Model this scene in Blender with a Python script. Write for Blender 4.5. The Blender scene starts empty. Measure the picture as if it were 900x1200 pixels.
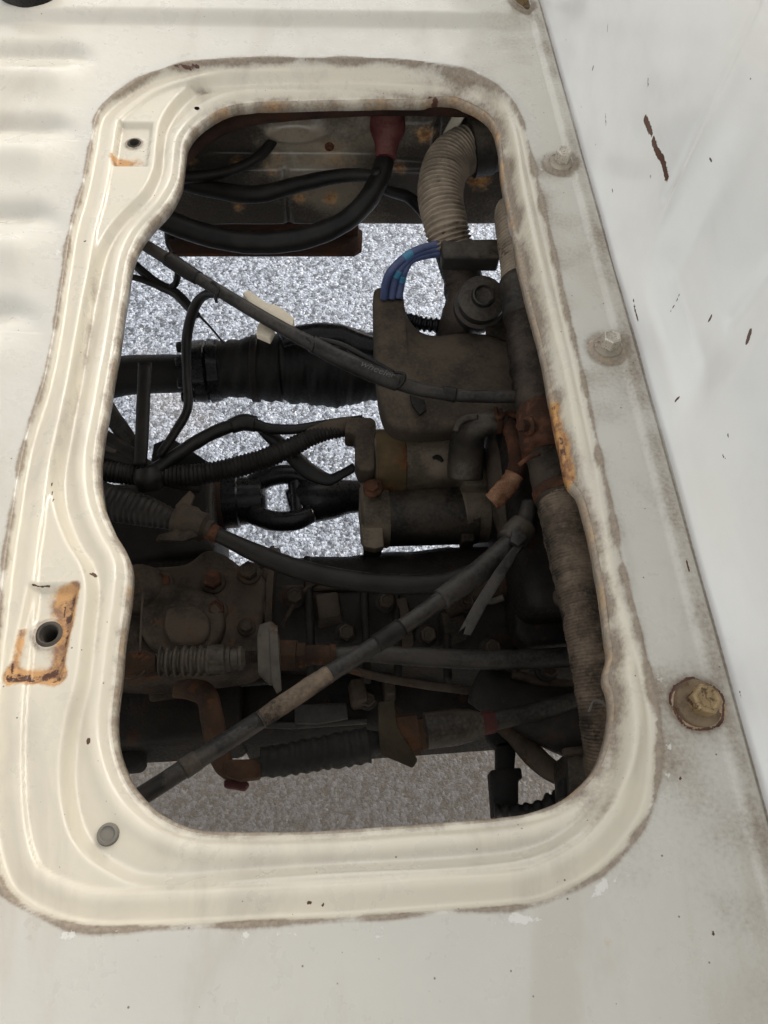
import bpy, bmesh, math, random
import numpy as np
from mathutils import Vector, Matrix, Quaternion

SC = bpy.context.scene
COL = SC.collection
rng = np.random.default_rng(7)
random.seed(7)

# ------------------------------------------------------------------ camera
F, CAMH = 900.0, 0.46                 # focal length in photo pixels, height over the bed floor
def nrm(v):
    v = np.array(v, float); return v / np.linalg.norm(v)
_Y = nrm((-110, -1644, 900)); _t = (110 - 1644 * .03) / 900
_X = nrm((1, -.03, _t)); _X = nrm(_X - _Y * _X.dot(_Y)); _Z = np.cross(_X, _Y)
R = np.stack([_X, _Y, _Z], 1)
C = np.array([0, 0, CAMH])
cam_d = bpy.data.cameras.new('camera'); cam = bpy.data.objects.new('camera', cam_d); COL.objects.link(cam)
cam_d.sensor_fit = 'VERTICAL'; cam_d.sensor_height = 24; cam_d.lens = F / 1200 * 24
cam_d.clip_start = .01; cam_d.clip_end = 200
M = Matrix.Identity(4)
for i in range(3):
    M[i][0] = R[0, i]; M[i][1] = -R[1, i]; M[i][2] = -R[2, i]; M[i][3] = C[i]
cam.matrix_world = M
SC.camera = cam

# ------------------------------------------------------------------ light
SUN_EL, SUN_AZ = math.radians(23), math.radians(38)      # azimuth counted from +x towards +y
w = bpy.data.worlds.new('World'); SC.world = w; w.use_nodes = True
nt = w.node_tree; nt.nodes.clear()
sky = nt.nodes.new('ShaderNodeTexSky'); sky.sky_type = 'NISHITA'; sky.sun_disc = False
sky.sun_elevation = SUN_EL; sky.sun_rotation = math.pi / 2 - SUN_AZ
sky.air_density = 1.0; sky.dust_density = 4.5; sky.ozone_density = 1.0
bg = nt.nodes.new('ShaderNodeBackground'); bg.inputs['Strength'].default_value = .15
wo = nt.nodes.new('ShaderNodeOutputWorld')
hs = nt.nodes.new('ShaderNodeHueSaturation'); hs.inputs['Saturation'].default_value = .22      # a whitish, hazy day
wm = nt.nodes.new('ShaderNodeMix'); wm.data_type = 'RGBA'; wm.blend_type = 'MULTIPLY'; wm.inputs[0].default_value = 1; wm.inputs[7].default_value = (1.035, 1.0, .94, 1)
nt.links.new(sky.outputs[0], hs.inputs['Color']); nt.links.new(hs.outputs[0], wm.inputs[6]); nt.links.new(wm.outputs[2], bg.inputs[0]); nt.links.new(bg.outputs[0], wo.inputs[0])
sd = bpy.data.lights.new('sun', 'SUN'); sd.energy = 3.2; sd.angle = math.radians(.6); sd.color = (1, .97, .93)
sun = bpy.data.objects.new('sun', sd); COL.objects.link(sun)
sv = Vector((math.cos(SUN_EL) * math.cos(SUN_AZ), math.cos(SUN_EL) * math.sin(SUN_AZ), math.sin(SUN_EL)))
sun.rotation_euler = sv.to_track_quat('Z', 'Y').to_euler(); sun.location = (3, 1.5, 2)
SC.view_settings.view_transform = 'Standard'; SC.view_settings.look = 'None'
SC.view_settings.gamma = 1; SC.view_settings.use_curve_mapping = False
SC.view_settings.exposure = 1.52

# ------------------------------------------------------------------ pixel helpers
def P(px, py, z):
    d = R.T @ np.array([(px - 450) / F, (py - 600) / F, 1]); return C + d * ((z - CAMH) / d[2])
def PX(px, py, X):                      # hit the upright plane x = X
    d = R.T @ np.array([(px - 450) / F, (py - 600) / F, 1]); return C + d * ((X - C[0]) / d[0])
def PY(px, py, Y):                      # hit the upright plane y = Y
    d = R.T @ np.array([(px - 450) / F, (py - 600) / F, 1]); return C + d * ((Y - C[1]) / d[1])
def RM(r, p):                           # a pixel length at point p in metres
    return r * float((R @ (np.asarray(p) - C))[2]) / F

# ------------------------------------------------------------------ materials
def mat_new(name):
    m = bpy.data.materials.new(name); m.use_nodes = True
    n = m.node_tree.nodes; b = n['Principled BSDF']
    return m, m.node_tree, n, b
class NB:
    """tiny node builder"""
    def __init__(s, tree): s.t = tree; s.n = tree.nodes; s.l = tree.links
    def put(s, sock, v):
        if isinstance(v, bpy.types.NodeSocket): s.l.new(v, sock)
        elif v is not None:
            if hasattr(sock.default_value, '__len__') and len(sock.default_value) == 4 and len(v) == 3: v = (*v, 1)
            sock.default_value = v
    def math(s, op, a, b=None, c=None, clamp=False):
        x = s.n.new('ShaderNodeMath'); x.operation = op; x.use_clamp = clamp
        for i, v in enumerate((a, b, c)): s.put(x.inputs[i], v)
        return x.outputs[0]
    def mix(s, f, a, b, mode='MIX'):
        x = s.n.new('ShaderNodeMix'); x.data_type = 'RGBA'; x.blend_type = mode
        s.put(x.inputs[0], f); s.put(x.inputs[6], a); s.put(x.inputs[7], b); return x.outputs[2]
    def noise(s, scale, detail=4, rough=.55, vec=None, dist=0):
        x = s.n.new('ShaderNodeTexNoise'); x.inputs['Scale'].default_value = scale
        x.inputs['Detail'].default_value = detail; x.inputs['Roughness'].default_value = rough
        x.inputs['Distortion'].default_value = dist
        s.l.new(vec if vec is not None else s.pos(), x.inputs['Vector']); return x.outputs['Fac']
    def voro(s, scale, feature='F1', vec=None, out='Distance', rnd=1):
        x = s.n.new('ShaderNodeTexVoronoi'); x.feature = feature; x.inputs['Scale'].default_value = scale
        x.inputs['Randomness'].default_value = rnd
        s.l.new(vec if vec is not None else s.pos(), x.inputs['Vector']); return x.outputs[out]
    def pos(s):
        if not hasattr(s, '_p'): s._p = s.n.new('ShaderNodeTexCoord').outputs['Object']
        return s._p
    def scaled(s, v):
        x = s.n.new('ShaderNodeVectorMath'); x.operation = 'MULTIPLY'; s.l.new(s.pos(), x.inputs[0]); x.inputs[1].default_value = v
        return x.outputs[0]
    def ramp(s, f, a, b, lo=0., hi=1.):
        x = s.n.new('ShaderNodeMapRange'); x.interpolation_type = 'SMOOTHSTEP'
        s.put(x.inputs[0], f); x.inputs[1].default_value = a; x.inputs[2].default_value = b
        x.inputs[3].default_value = lo; x.inputs[4].default_value = hi; return x.outputs[0]
    def attr(s, name):
        x = s.n.new('ShaderNodeAttribute'); x.attribute_name = name; return x.outputs['Fac']
    def bump(s, h, strength, dist):
        x = s.n.new('ShaderNodeBump'); x.inputs['Strength'].default_value = strength; x.inputs['Distance'].default_value = dist
        s.l.new(h, x.inputs['Height']); return x.outputs[0]

def grime(name, base, dust=(.16, .13, .10), dust_amt=.5, rough=.6, metal=0., var=.35, scale=60, bump=.0006, rust=None, rust_amt=0., spec=.22):
    """dark dirty engine-bay surface: blotchy base, settled dust on upward faces, optional rust"""
    m, t, n, b = mat_new(name); k = NB(t)
    big = k.noise(scale * .35, 5, .6); fine = k.noise(scale * 5, 4, .65)
    col = k.mix(k.ramp(big, .35, .68), tuple(c * (1 - var) for c in base), tuple(min(1, c * (1 + var)) for c in base))
    rg = k.ramp(fine, .3, .7, rough - .12, min(1, rough + .15))
    if rust is not None:
        rm = k.ramp(k.math('ADD', k.noise(scale * .5, 6, .65), k.math('MULTIPLY', fine, .25)), .78 - rust_amt * .5, .86 - rust_amt * .5)
        col = k.mix(rm, col, k.mix(fine, tuple(c * .55 for c in rust), tuple(c * 1.35 for c in rust)))
        rg = k.math('MAXIMUM', rg, k.math('MULTIPLY', rm, .9))
    g = n.new('ShaderNodeNewGeometry'); sx = n.new('ShaderNodeSeparateXYZ'); t.links.new(g.outputs['Normal'], sx.inputs[0])
    up = k.ramp(sx.outputs[2], -.1, .95)
    dm = k.math('MULTIPLY', k.math('MULTIPLY', up, k.ramp(k.math('ADD', k.math('MULTIPLY', big, .6), k.math('MULTIPLY', fine, .4)), .34, .62)), dust_amt, clamp=True)
    col = k.mix(dm, col, k.mix(fine, tuple(c * .7 for c in dust), tuple(c * 1.25 for c in dust)))
    rg = k.math('MAXIMUM', rg, k.math('MULTIPLY', dm, .95))
    k.put(b.inputs['Base Color'], col); k.put(b.inputs['Roughness'], rg); b.inputs['Metallic'].default_value = metal
    b.inputs['Specular IOR Level'].default_value = spec
    h = k.math('ADD', k.math('MULTIPLY', big, .5), k.math('MULTIPLY', fine, .6))
    t.links.new(k.bump(h, .55, bump), b.inputs['Normal'])
    return m

RUST = (.20, .075, .025)
MT = dict(
    rubber=grime('rubber', (.009, .008, .007), (.040, .032, .025), .35, .5, bump=.0004),
    black_gloss=grime('black_gloss', (.008, .008, .009), (.03, .026, .022), .25, .30, bump=.0004),
    cable=grime('cable', (.017, .016, .015), (.070, .060, .049), .65, .45, bump=.0005, scale=60, var=.5),
    cable_dark=grime('cable_dark', (.008, .0075, .007), (.026, .022, .018), .3, .4, bump=.0003, scale=120),
    plastic=grime('plastic', (.020, .017, .014), (.105, .085, .063), .6, .5, bump=.0004),
    shield=grime('shield', (.036, .027, .019), (.105, .080, .055), .65, .75, bump=.0004, var=.25),
    cast=grime('cast', (.026, .0195, .014), (.080, .060, .042), .65, .7, .2, scale=70, bump=.0022, rust=(.07, .028, .011), rust_amt=.14, var=.6),
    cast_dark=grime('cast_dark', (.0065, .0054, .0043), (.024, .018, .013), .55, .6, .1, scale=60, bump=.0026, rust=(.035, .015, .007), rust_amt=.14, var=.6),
    starter=grime('starter', (.085, .068, .048), (.20, .16, .115), .65, .65, .1, scale=70, bump=.0008, var=.4),
    starter_black=grime('starter_black', (.014, .012, .010), (.085, .066, .047), .7, .5, scale=50, bump=.0008, var=.5),
    yellowed=grime('yellowed', (.10, .068, .030), (.13, .095, .055), .5, .8, .2, scale=70, bump=.0006, rust=(.12, .045, .015), rust_amt=.3),
    alu=grime('alu', (.06, .06, .056), (.045, .038, .03), .55, .5, .5, scale=60, bump=.0010),
    steel=grime('steel', (.072, .065, .055), (.085, .07, .054), .55, .65, .35, scale=80, bump=.0008, rust=(.06, .03, .015), rust_amt=.14),
    rusty=grime('rusty', (.075, .028, .013), (.085, .052, .032), .35, .9, .05, var=.5, scale=90, bump=.0014, rust=(.035, .014, .008), rust_amt=.4),
    rust_orange=grime('rust_orange', (.15, .065, .030), (.30, .19, .12), .5, .9, .0, var=.5, scale=200, bump=.0012, rust=(.10, .035, .014), rust_amt=.35),
    brown=grime('brown', (.034, .017, .012), (.05, .032, .022), .35, .85, .0, var=.4, scale=50, bump=.001, rust=(.07, .026, .010), rust_amt=.2),
    black_bracket=grime('black_bracket', (.008, .0075, .007), (.02, .017, .014), .2, .6, bump=.0005),
    red=grime('red', (.085, .015, .015), (.16, .10, .08), .5, .6, bump=.0003),
    white_clip=grime('white_clip', (.62, .56, .44), (.40, .33, .24), .5, .5, bump=.0002, var=.15),
    blue=grime('blue', (.050, .070, .165), (.12, .125, .16), .5, .5, bump=.0002, var=.35),
    blue_light=grime('blue_light', (.05, .20, .33), (.14, .20, .24), .4, .5, bump=.0002, var=.2),
    hose_tan=grime('hose_tan', (.19, .152, .112), (.33, .265, .195), .6, .9, scale=60, bump=.0010, var=.4, rust=(.06, .045, .032), rust_amt=.16),
    yellow_shaded=grime('yellow_shaded', (.028, .021, .010), (.04, .03, .017), .4, .7, .1, scale=70, bump=.0006),  # darker yellow for low parts: weaker light and less dust in the colour
    rust_shaded=grime('rust_shaded', (.032, .015, .007), (.045, .028, .017), .4, .8, .0, var=.5, scale=90, bump=.0012, rust=(.075, .028, .009), rust_amt=.2),  # rust darkened in colour for parts deep in the bay, away from light
    red_shaded=grime('red_shaded', (.06, .012, .012), (.06, .04, .03), .4, .6, bump=.0003),  # red with the dimness of the lower bay put into its colour
    hose_dirty=grime('hose_dirty', (.085, .064, .046), (.23, .175, .125), .65, .9, scale=70, bump=.0020, var=.5, rust=(.012, .010, .008), rust_amt=.34),
    tar=grime('tar', (.016, .012, .009), (.12, .085, .06), .45, .5, scale=110, bump=.0035, var=.4),
    plug=grime('plug', (.16, .15, .13), (.2, .18, .15), .5, .8, bump=.0002),
    marking=grime('marking', (.14, .133, .125), (.11, .10, .085), .5, .8, bump=.0001),
    bolt_clean=grime('bolt_clean', (.50, .46, .39), (.34, .29, .22), .35, .32, .55, scale=100, bump=.00008, var=.2, spec=.5),
    bolt_rusty=grime('bolt_rusty', (.30, .21, .105), (.26, .19, .11), .4, .45, .45, scale=140, bump=.0002, rust=(.07, .035, .02), rust_amt=.26, spec=.5),
    washer_rusty=grime('washer_rusty', (.17, .12, .075), (.24, .18, .115), .6, .75, .2, scale=150, bump=.0006, rust=(.07, .03, .015), rust_amt=.34),
    washer=grime('washer', (.36, .32, .255), (.26, .22, .16), .5, .6, .3, scale=130, bump=.0002, rust=(.14, .06, .025), rust_amt=.15, spec=.4),
)

def paint(name, base, cream, wall=False, dirts=((.13, .10, .072), (.40, .33, .25))):
    m, t, n, b = mat_new(name); k = NB(t)
    big = k.noise(9, 5, .6); mid = k.noise(42, 5, .6); fine = k.noise(330, 3, .6); vf = k.noise(900, 2, .5)
    dirt, rust, crm, flake, dark = [k.attr(a) for a in ('dirt', 'rust', 'cream', 'flake', 'dark')]
    col = k.mix(k.ramp(big, .3, .7), tuple(c * .95 for c in base), base)
    col = k.mix(k.math('MULTIPLY', crm, k.ramp(mid, .15, .75, .65, 1)), col, cream)
    # water marks and faint smears
    scr = k.ramp(k.noise(30, 3, .7, vec=k.scaled((9, .5, 6)), dist=1.2), .70, .74)
    smear = k.noise(14, 6, .62, vec=k.scaled((1.0, .35, 1.0)), dist=.6)
    grey = k.ramp(smear, .50, .66)
    col = k.mix(k.math('MULTIPLY', grey, .06 if wall else .50), col, (.47, .425, .355))
    col = k.mix(k.math('MULTIPLY', scr, .04 if wall else .12), col, (.40, .35, .28))
    # grime
    dm = k.ramp(k.math('SUBTRACT', k.math('ADD', dirt, k.math('MULTIPLY', mid, .45)), k.math('MULTIPLY', fine, .35)), .22, .85)
    col = k.mix(dm, col, k.mix(fine, *dirts))
    # bare bright flakes
    fm = k.ramp(k.math('ADD', flake, k.math('MULTIPLY', k.math('SUBTRACT', k.noise(90, 6, .7), .5), 2.2)), .60, .72)
    col = k.mix(k.math('MULTIPLY', k.math('MULTIPLY', fm, k.ramp(flake, .08, .3)), .75), col, (.71, .69, .635))
    # rust: stain then core
    rs = k.ramp(k.math('ADD', rust, k.math('MULTIPLY', k.math('SUBTRACT', k.noise(75, 6, .7), .5), 1.1)), .30, .85)
    col = k.mix(k.math('MULTIPLY', rs, .88), col, k.mix(k.ramp(k.noise(110, 6, .72), .36, .60), (.20, .075, .022), k.mix(rs, (.66, .45, .22), (.54, .27, .075))))
    rc = k.ramp(k.math('ADD', rust, k.math('MULTIPLY', k.math('SUBTRACT', k.noise(120, 6, .7), .5), 1.7)), .18 + 1.0, 1.36)
    col = k.mix(rc, col, (.085, .032, .016))
    # sparse specks
    sp = k.voro(95); spm = k.ramp(sp, .035, .075, 1, 0)
    keep = k.ramp(k.voro(95, out='Color'), .84 if wall else .52, .86 if wall else .54)
    spm = k.math('MULTIPLY', spm, keep)
    sp2 = k.ramp(k.voro(260), .05, .12, 1, 0); keep2 = k.math('MULTIPLY', k.ramp(k.voro(260, out='Color'), .74, .76), k.ramp(mid, .48, .6))
    spm = k.math('MAXIMUM', spm, k.math('MULTIPLY', sp2, k.math('MULTIPLY', keep2, .15 if wall else .75)))
    col = k.mix(k.math('MULTIPLY', spm, .85), col, (.10, .07, .05))
    # chips down to dark metal
    cm = k.ramp(k.math('ADD', dark, k.math('MULTIPLY', k.math('SUBTRACT', k.noise(420, 4, .6), .5), .9)), .45, .55)
    col = k.mix(cm, col, k.mix(k.noise(200, 3), (.045, .018, .010), (.13, .05, .028)))
    k.put(b.inputs['Base Color'], col)
    rg = k.math('MAXIMUM', k.ramp(mid, .3, .7, .16 if wall else .24, .26 if wall else .42), k.math('MAXIMUM', k.math('MULTIPLY', dm, .85), k.math('MULTIPLY', k.math('MAXIMUM', rs, cm), .9)))
    k.put(b.inputs['Roughness'], rg); b.inputs['Coat Weight'].default_value = .5; b.inputs['Coat Roughness'].default_value = .12
    h = k.math('ADD', k.math('MULTIPLY', big, .45 if wall else 1.2), k.math('ADD', k.math('MULTIPLY', fine, .004 if wall else .05), k.math('MULTIPLY', k.math('ADD', dm, rs), .0 if wall else .10)))
    h = k.math('SUBTRACT', h, k.math('ADD', k.math('MULTIPLY', cm, .25), k.math('MULTIPLY', k.math('MULTIPLY', fm, k.ramp(flake, .08, .3)), -.14)))
    t.links.new(k.bump(h, .6, .0022), b.inputs['Normal'])
    return m
M_FLOOR = paint('bed_paint', (.56, .538, .478), (.66, .60, .475))
M_WALL = paint('wall_paint', (.88, .88, .86), (.87, .85, .79), wall=True)
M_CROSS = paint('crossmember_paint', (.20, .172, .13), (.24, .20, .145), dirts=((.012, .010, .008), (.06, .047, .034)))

def asphalt():
    m, t, n, b = mat_new('asphalt'); k = NB(t)
    wv = n.new('ShaderNodeVectorMath'); wv.operation = 'MULTIPLY_ADD'
    wn = n.new('ShaderNodeTexNoise'); wn.inputs['Scale'].default_value = 160; t.links.new(k.pos(), wn.inputs['Vector'])
    t.links.new(wn.outputs['Color'], wv.inputs[0]); wv.inputs[1].default_value = (.004, .004, .004); t.links.new(k.pos(), wv.inputs[2])
    wp = wv.outputs[0]
    d1 = k.voro(165, vec=wp); c1 = k.voro(165, out='Color', vec=wp); c2 = k.voro(370, out='Color', vec=wp); d2 = k.voro(370, vec=wp)
    n1 = k.noise(120, 5, .7); n2 = k.noise(480, 3, .6); nz = k.noise(4, 4)
    f = k.math('ADD', k.math('MULTIPLY', n1, .40), k.math('ADD', k.math('MULTIPLY', c1, .50), k.math('MULTIPLY', c2, .38)))
    col = k.mix(k.ramp(f, .36, 1.0), (.034, .039, .050), (.295, .325, .385))
    col = k.mix(k.math('MULTIPLY', k.ramp(c2, .86, .93), .6), col, (.45, .45, .45))
    sy = n.new('ShaderNodeSeparateXYZ'); t.links.new(k.pos(), sy.inputs[0])
    dusty = k.ramp(k.math('ADD', sy.outputs[1], k.math('MULTIPLY', nz, .35)), .42, .68, .55, 0)        # brown tint mixed in towards low y, broken up by noise
    col = k.mix(k.math('MAXIMUM', dusty, k.ramp(nz, .5, .8, 0, .2)), col, k.mix(n1, (.18, .145, .11), (.47, .41, .34)))
    k.put(b.inputs['Base Color'], col); k.put(b.inputs['Roughness'], k.ramp(n2, .3, .7, .6, .95)); b.inputs['Specular IOR Level'].default_value = .3
    h = k.math('ADD', k.math('MULTIPLY', k.ramp(d1, 0, .75, 1, 0), k.math('ADD', k.math('MULTIPLY', c1, .9), .35)), k.math('ADD', k.math('MULTIPLY', k.ramp(d2, 0, .7, 1, 0), .40), k.math('MULTIPLY', n2, .12)))
    t.links.new(k.bump(h, .7, .0011), b.inputs['Normal'])
    return m
M_ASPHALT = asphalt()

# ------------------------------------------------------------------ object helpers
def add(name, verts, faces, mat, parent=None, smooth=True):
    me = bpy.data.meshes.new(name)
    me.from_pydata([tuple(v) for v in verts], [], [tuple(f) for f in faces]); me.update()
    return addm(name, me, mat, parent, smooth)
def addm(name, me, mat, parent=None, smooth=True):
    if mat is not None:
        me.materials.append(MT[mat] if isinstance(mat, str) else mat)
    if smooth: me.polygons.foreach_set('use_smooth', [True] * len(me.polygons))
    o = bpy.data.objects.new(name, me); COL.objects.link(o)
    if parent is not None:
        o.parent = parent
        mw = parent_world(parent); o.matrix_parent_inverse = mw.inverted()
    return o
def parent_world(p):
    m = p.matrix_basis.copy()
    if p.parent: m = parent_world(p.parent) @ p.matrix_parent_inverse @ m
    return m
def tag(o, label, cat=None, group=None, kind=None):
    if label: o['label'] = label
    if cat: o['category'] = cat
    if group: o['group'] = group
    if kind: o['kind'] = kind
    return o
def thing(name, loc, label, cat, group=None):
    o = bpy.data.objects.new(name, None); COL.objects.link(o); o.location = tuple(loc); o.empty_display_size = .02
    return tag(o, label, cat, group)

def catmull(pts, n):
    pts = np.asarray(pts, float)
    if len(pts) == 2:
        return pts[0] + (pts[1] - pts[0]) * np.linspace(0, 1, n)[:, None]
    p = np.vstack([2 * pts[0] - pts[1], pts, 2 * pts[-1] - pts[-2]]); out = []
    seg = len(pts) - 1
    for u in np.linspace(0, seg, n):
        i = min(int(u), seg - 1); f = u - i; a, b_, c, d = p[i:i + 4]
        out.append(.5 * ((2 * b_) + (-a + c) * f + (2 * a - 5 * b_ + 4 * c - d) * f * f + (-a + 3 * b_ - 3 * c + d) * f ** 3))
    return np.array(out)

def sweep(pts, rad, seg=14, caps=True, squash=None, lump=0., lumpscale=60.):
    pts = np.asarray(pts); n = len(pts)
    tan = np.gradient(pts, axis=0); tan /= np.linalg.norm(tan, axis=1)[:, None] + 1e-12
    u = np.cross(tan[0], (0, 0, 1.)); u = nrm(u) if np.linalg.norm(u) > 1e-4 else np.array([1., 0, 0])
    V = []; a = np.arange(seg) * 2 * math.pi / seg
    for i in range(n):
        u = u - tan[i] * u.dot(tan[i]); u = nrm(u); v = np.cross(tan[i], u)
        r = rad[i] * np.ones(seg)
        if lump:
            q = pts[i] * lumpscale
            r = r * (1 + lump * (np.sin(q[0] * 3.1 + q[1] * 2.3 + a * 2) * .5 + np.sin(q[1] * 5.7 - q[2] * 3 + a * 3 + 1.3) * .35 + np.sin(q[0] * 9 + q[1] * 7 + a * 5) * .25 + rng.normal(0, .18, seg)))
        sq = (1, 1) if squash is None else squash
        V.append(pts[i] + np.outer(np.cos(a) * r * sq[0], u) + np.outer(np.sin(a) * r * sq[1], v))
    V = np.vstack(V); Fc = []
    for i in range(n - 1):
        for j in range(seg):
            j2 = (j + 1) % seg; Fc.append((i * seg + j, i * seg + j2, (i + 1) * seg + j2, (i + 1) * seg + j))
    if caps:
        Fc.append(tuple(range(seg))[::-1]); Fc.append(tuple((n - 1) * seg + j for j in range(seg)))
    return V, Fc

def wpts(pp):                               # pixel path (px, py, z, r_px) -> world points and metre radii
    w_ = np.array([P(a[0], a[1], a[2]) for a in pp]); r_ = np.array([RM(a[3], q) for a, q in zip(pp, w_)])
    return w_, r_

def tube(name, pp, mat, parent=None, n=60, seg=14, rib=None, lump=.02, squash=None, lumpscale=60.):
    """hose or cable through (px, py, z, r_px); rib = (pitch in m, depth share)"""
    w_, r_ = wpts(pp)
    c = catmull(np.column_stack([w_, r_]), n if rib is None else 600)
    pts, rad = c[:, :3], c[:, 3]
    if rib:
        L = np.concatenate([[0], np.cumsum(np.linalg.norm(np.diff(pts, axis=0), axis=1))])
        m_ = max(30, int(L[-1] / rib[0] * 8)); s_ = np.linspace(0, L[-1], m_)
        pts = np.column_stack([np.interp(s_, L, pts[:, i]) for i in range(3)]); rad = np.interp(s_, L, rad)
        rk = rng.uniform(.55, 1.15, int(L[-1] / rib[0]) + 3)[(s_ / rib[0] + .5).astype(int)]; rib = (rib[0], rib[1] * rk)
        rad = rad * (1 - rib[1] * .5 + rib[1] * .5 * np.sign(np.cos(2 * math.pi * s_ / rib[0])) * np.abs(np.cos(2 * math.pi * s_ / rib[0])) ** .6)
    V, Fc = sweep(pts, rad, seg, True, squash, lump, lumpscale)
    o = add(name, V, Fc, mat, parent)
    return o

def lathe(name, p0, p1, prof, mat, parent=None, seg=28, smooth=True, lump=0., cap0=True):
    """turned part on the axis p0-p1; prof = [(t along axis 0..1, radius in m)]"""
    p0, p1 = np.asarray(p0, float), np.asarray(p1, float); ax = nrm(p1 - p0)
    u = nrm(np.cross(ax, (0.13, .2, 1.) if abs(ax[2]) < .9 else (1., .1, 0))); v = np.cross(ax, u)
    a = np.arange(seg) * 2 * math.pi / seg; V = []; L = np.linalg.norm(p1 - p0)
    for t_, r_ in prof:
        rr = r_ * (1 + lump * rng.normal(0, 1, seg)) if lump else r_ * np.ones(seg)
        V.append(p0 + ax * L * t_ + np.outer(np.cos(a) * rr, u) + np.outer(np.sin(a) * rr, v))
    V = np.vstack(V); n = len(prof); Fc = []
    for i in range(n - 1):
        for j in range(seg):
            j2 = (j + 1) % seg; Fc.append((i * seg + j, i * seg + j2, (i + 1) * seg + j2, (i + 1) * seg + j))
    if cap0: Fc.append(tuple(range(seg))[::-1])
    Fc.append(tuple((n - 1) * seg + j for j in range(seg)))
    o = add(name, V, Fc, mat, parent, smooth)
    if smooth: sharp(o)
    return o
def sharp(o, ang=40):
    me = o.data; bm = bmesh.new(); bm.from_mesh(me)
    for e in bm.edges:
        if len(e.link_faces) == 2 and e.calc_face_angle(0) > math.radians(ang): e.smooth = False
    bmesh.ops.recalc_face_normals(bm, faces=bm.faces)
    bm.to_mesh(me); bm.free()

def finish(bm, name, mat, parent, bev=.0015, seg=2, jitter=0.):
    bmesh.ops.recalc_face_normals(bm, faces=bm.faces)
    if bev:
        bmesh.ops.bevel(bm, geom=[e for e in bm.edges if e.calc_face_angle(0) > .5], offset=bev, segments=seg, affect='EDGES', profile=.5, clamp_overlap=True)
    if jitter:
        for v in bm.verts: v.co += Vector(rng.normal(0, jitter, 3))
    bmesh.ops.recalc_face_normals(bm, faces=bm.faces)
    me = bpy.data.meshes.new(name); bm.to_mesh(me); bm.free()
    o = addm(name, me, mat, parent); sharp(o, 35); return o

def slab(name, outline, thick, mat, parent=None, bev=.0015, seg=2, z=None, smooth_n=0):
    """plate traced at its own height: outline of (px, py[, z]); thickness goes straight down"""
    pts = np.array([P(a[0], a[1], a[2] if len(a) > 2 else z) for a in outline])
    if smooth_n: pts = catmull(np.vstack([pts, pts[:1]]), smooth_n)[:-1]
    bm = bmesh.new()
    top = [bm.verts.new(tuple(p)) for p in pts]; bot = [bm.verts.new((p[0], p[1], p[2] - thick)) for p in pts]
    bm.faces.new(top); bm.faces.new(bot[::-1]); n = len(pts)
    for i in range(n): bm.faces.new((top[i], bot[i], bot[(i + 1) % n], top[(i + 1) % n]))
    if len(pts) > 4 and np.ptp(pts[:, 2]) > 1e-6: bmesh.ops.triangulate(bm, faces=[f for f in bm.faces if len(f.verts) > 4])
    return finish(bm, name, mat, parent, bev, seg)

def block(name, c, size, mat, parent=None, rot=(0, 0, 0), bev=.003, seg=2, taper=1.):
    bm = bmesh.new(); bmesh.ops.create_cube(bm, size=1)
    for v in bm.verts:
        k = taper if v.co.z > 0 else 1
        v.co = Vector((v.co.x * size[0] * k, v.co.y * size[1] * k, v.co.z * size[2]))
    from mathutils import Euler
    bm.transform(Matrix.Translation(Vector(c)) @ Euler(rot).to_matrix().to_4x4())
    return finish(bm, name, mat, parent, bev, seg)

def hexbolt(c, axis, af, h, mats, parent, flange=1.75, fh=.18, name='bolt', dish=True, rotz=0.):
    """hexagon flange bolt built as head and flange under one part"""
    c = np.asarray(c, float); ax = nrm(axis); r = af / math.sqrt(3)
    u = nrm(np.cross(ax, (.3, .2, 1) if abs(ax[2]) < .9 else (1, .1, 0))); v = np.cross(ax, u)
    V = []; Fc = []
    lev = [(0, 1), (h * .88, 1), (h, .86), (h, .72), (h * .90 if dish else h, .62)]
    for t_, s_ in lev:
        for i in range(6):
            a = i * math.pi / 3 + rotz; V.append(c + ax * (t_ + fh * af) + (math.cos(a) * u + math.sin(a) * v) * r * s_)
    for i in range(len(lev) - 1):
        for j in range(6): Fc.append((i * 6 + j, i * 6 + (j + 1) % 6, (i + 1) * 6 + (j + 1) % 6, (i + 1) * 6 + j))
    Fc.append(tuple(24 + j for j in range(6)))
    hd = add(name, V, Fc, mats[0], parent, False)
    b = hd.modifiers.new('bev', 'BEVEL'); b.width = af * .045; b.segments = 2
    fl = lathe('flange', c, c + ax * af, [(-.15, af * flange * .5), (fh * .45, af * flange * .5), (fh * .7, af * flange * .48), (fh * 1.15, af * .60), (fh * 1.3, af * .5)], mats[1], hd, 30)
    return hd

# ------------------------------------------------------------------ ground
def ground():
    xs = np.linspace(-6, 6, 25); ys = np.linspace(-5, 7, 25); V = [(x, y, -.60) for y in ys for x in xs]
    Fc = [(j * 25 + i, j * 25 + i + 1, (j + 1) * 25 + i + 1, (j + 1) * 25 + i) for j in range(24) for i in range(24)]
    o = add('ground', V, Fc, M_ASPHALT); tag(o, 'grey asphalt paving with coarse bright stones under the truck', 'ground', kind='structure')
ground()

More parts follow.
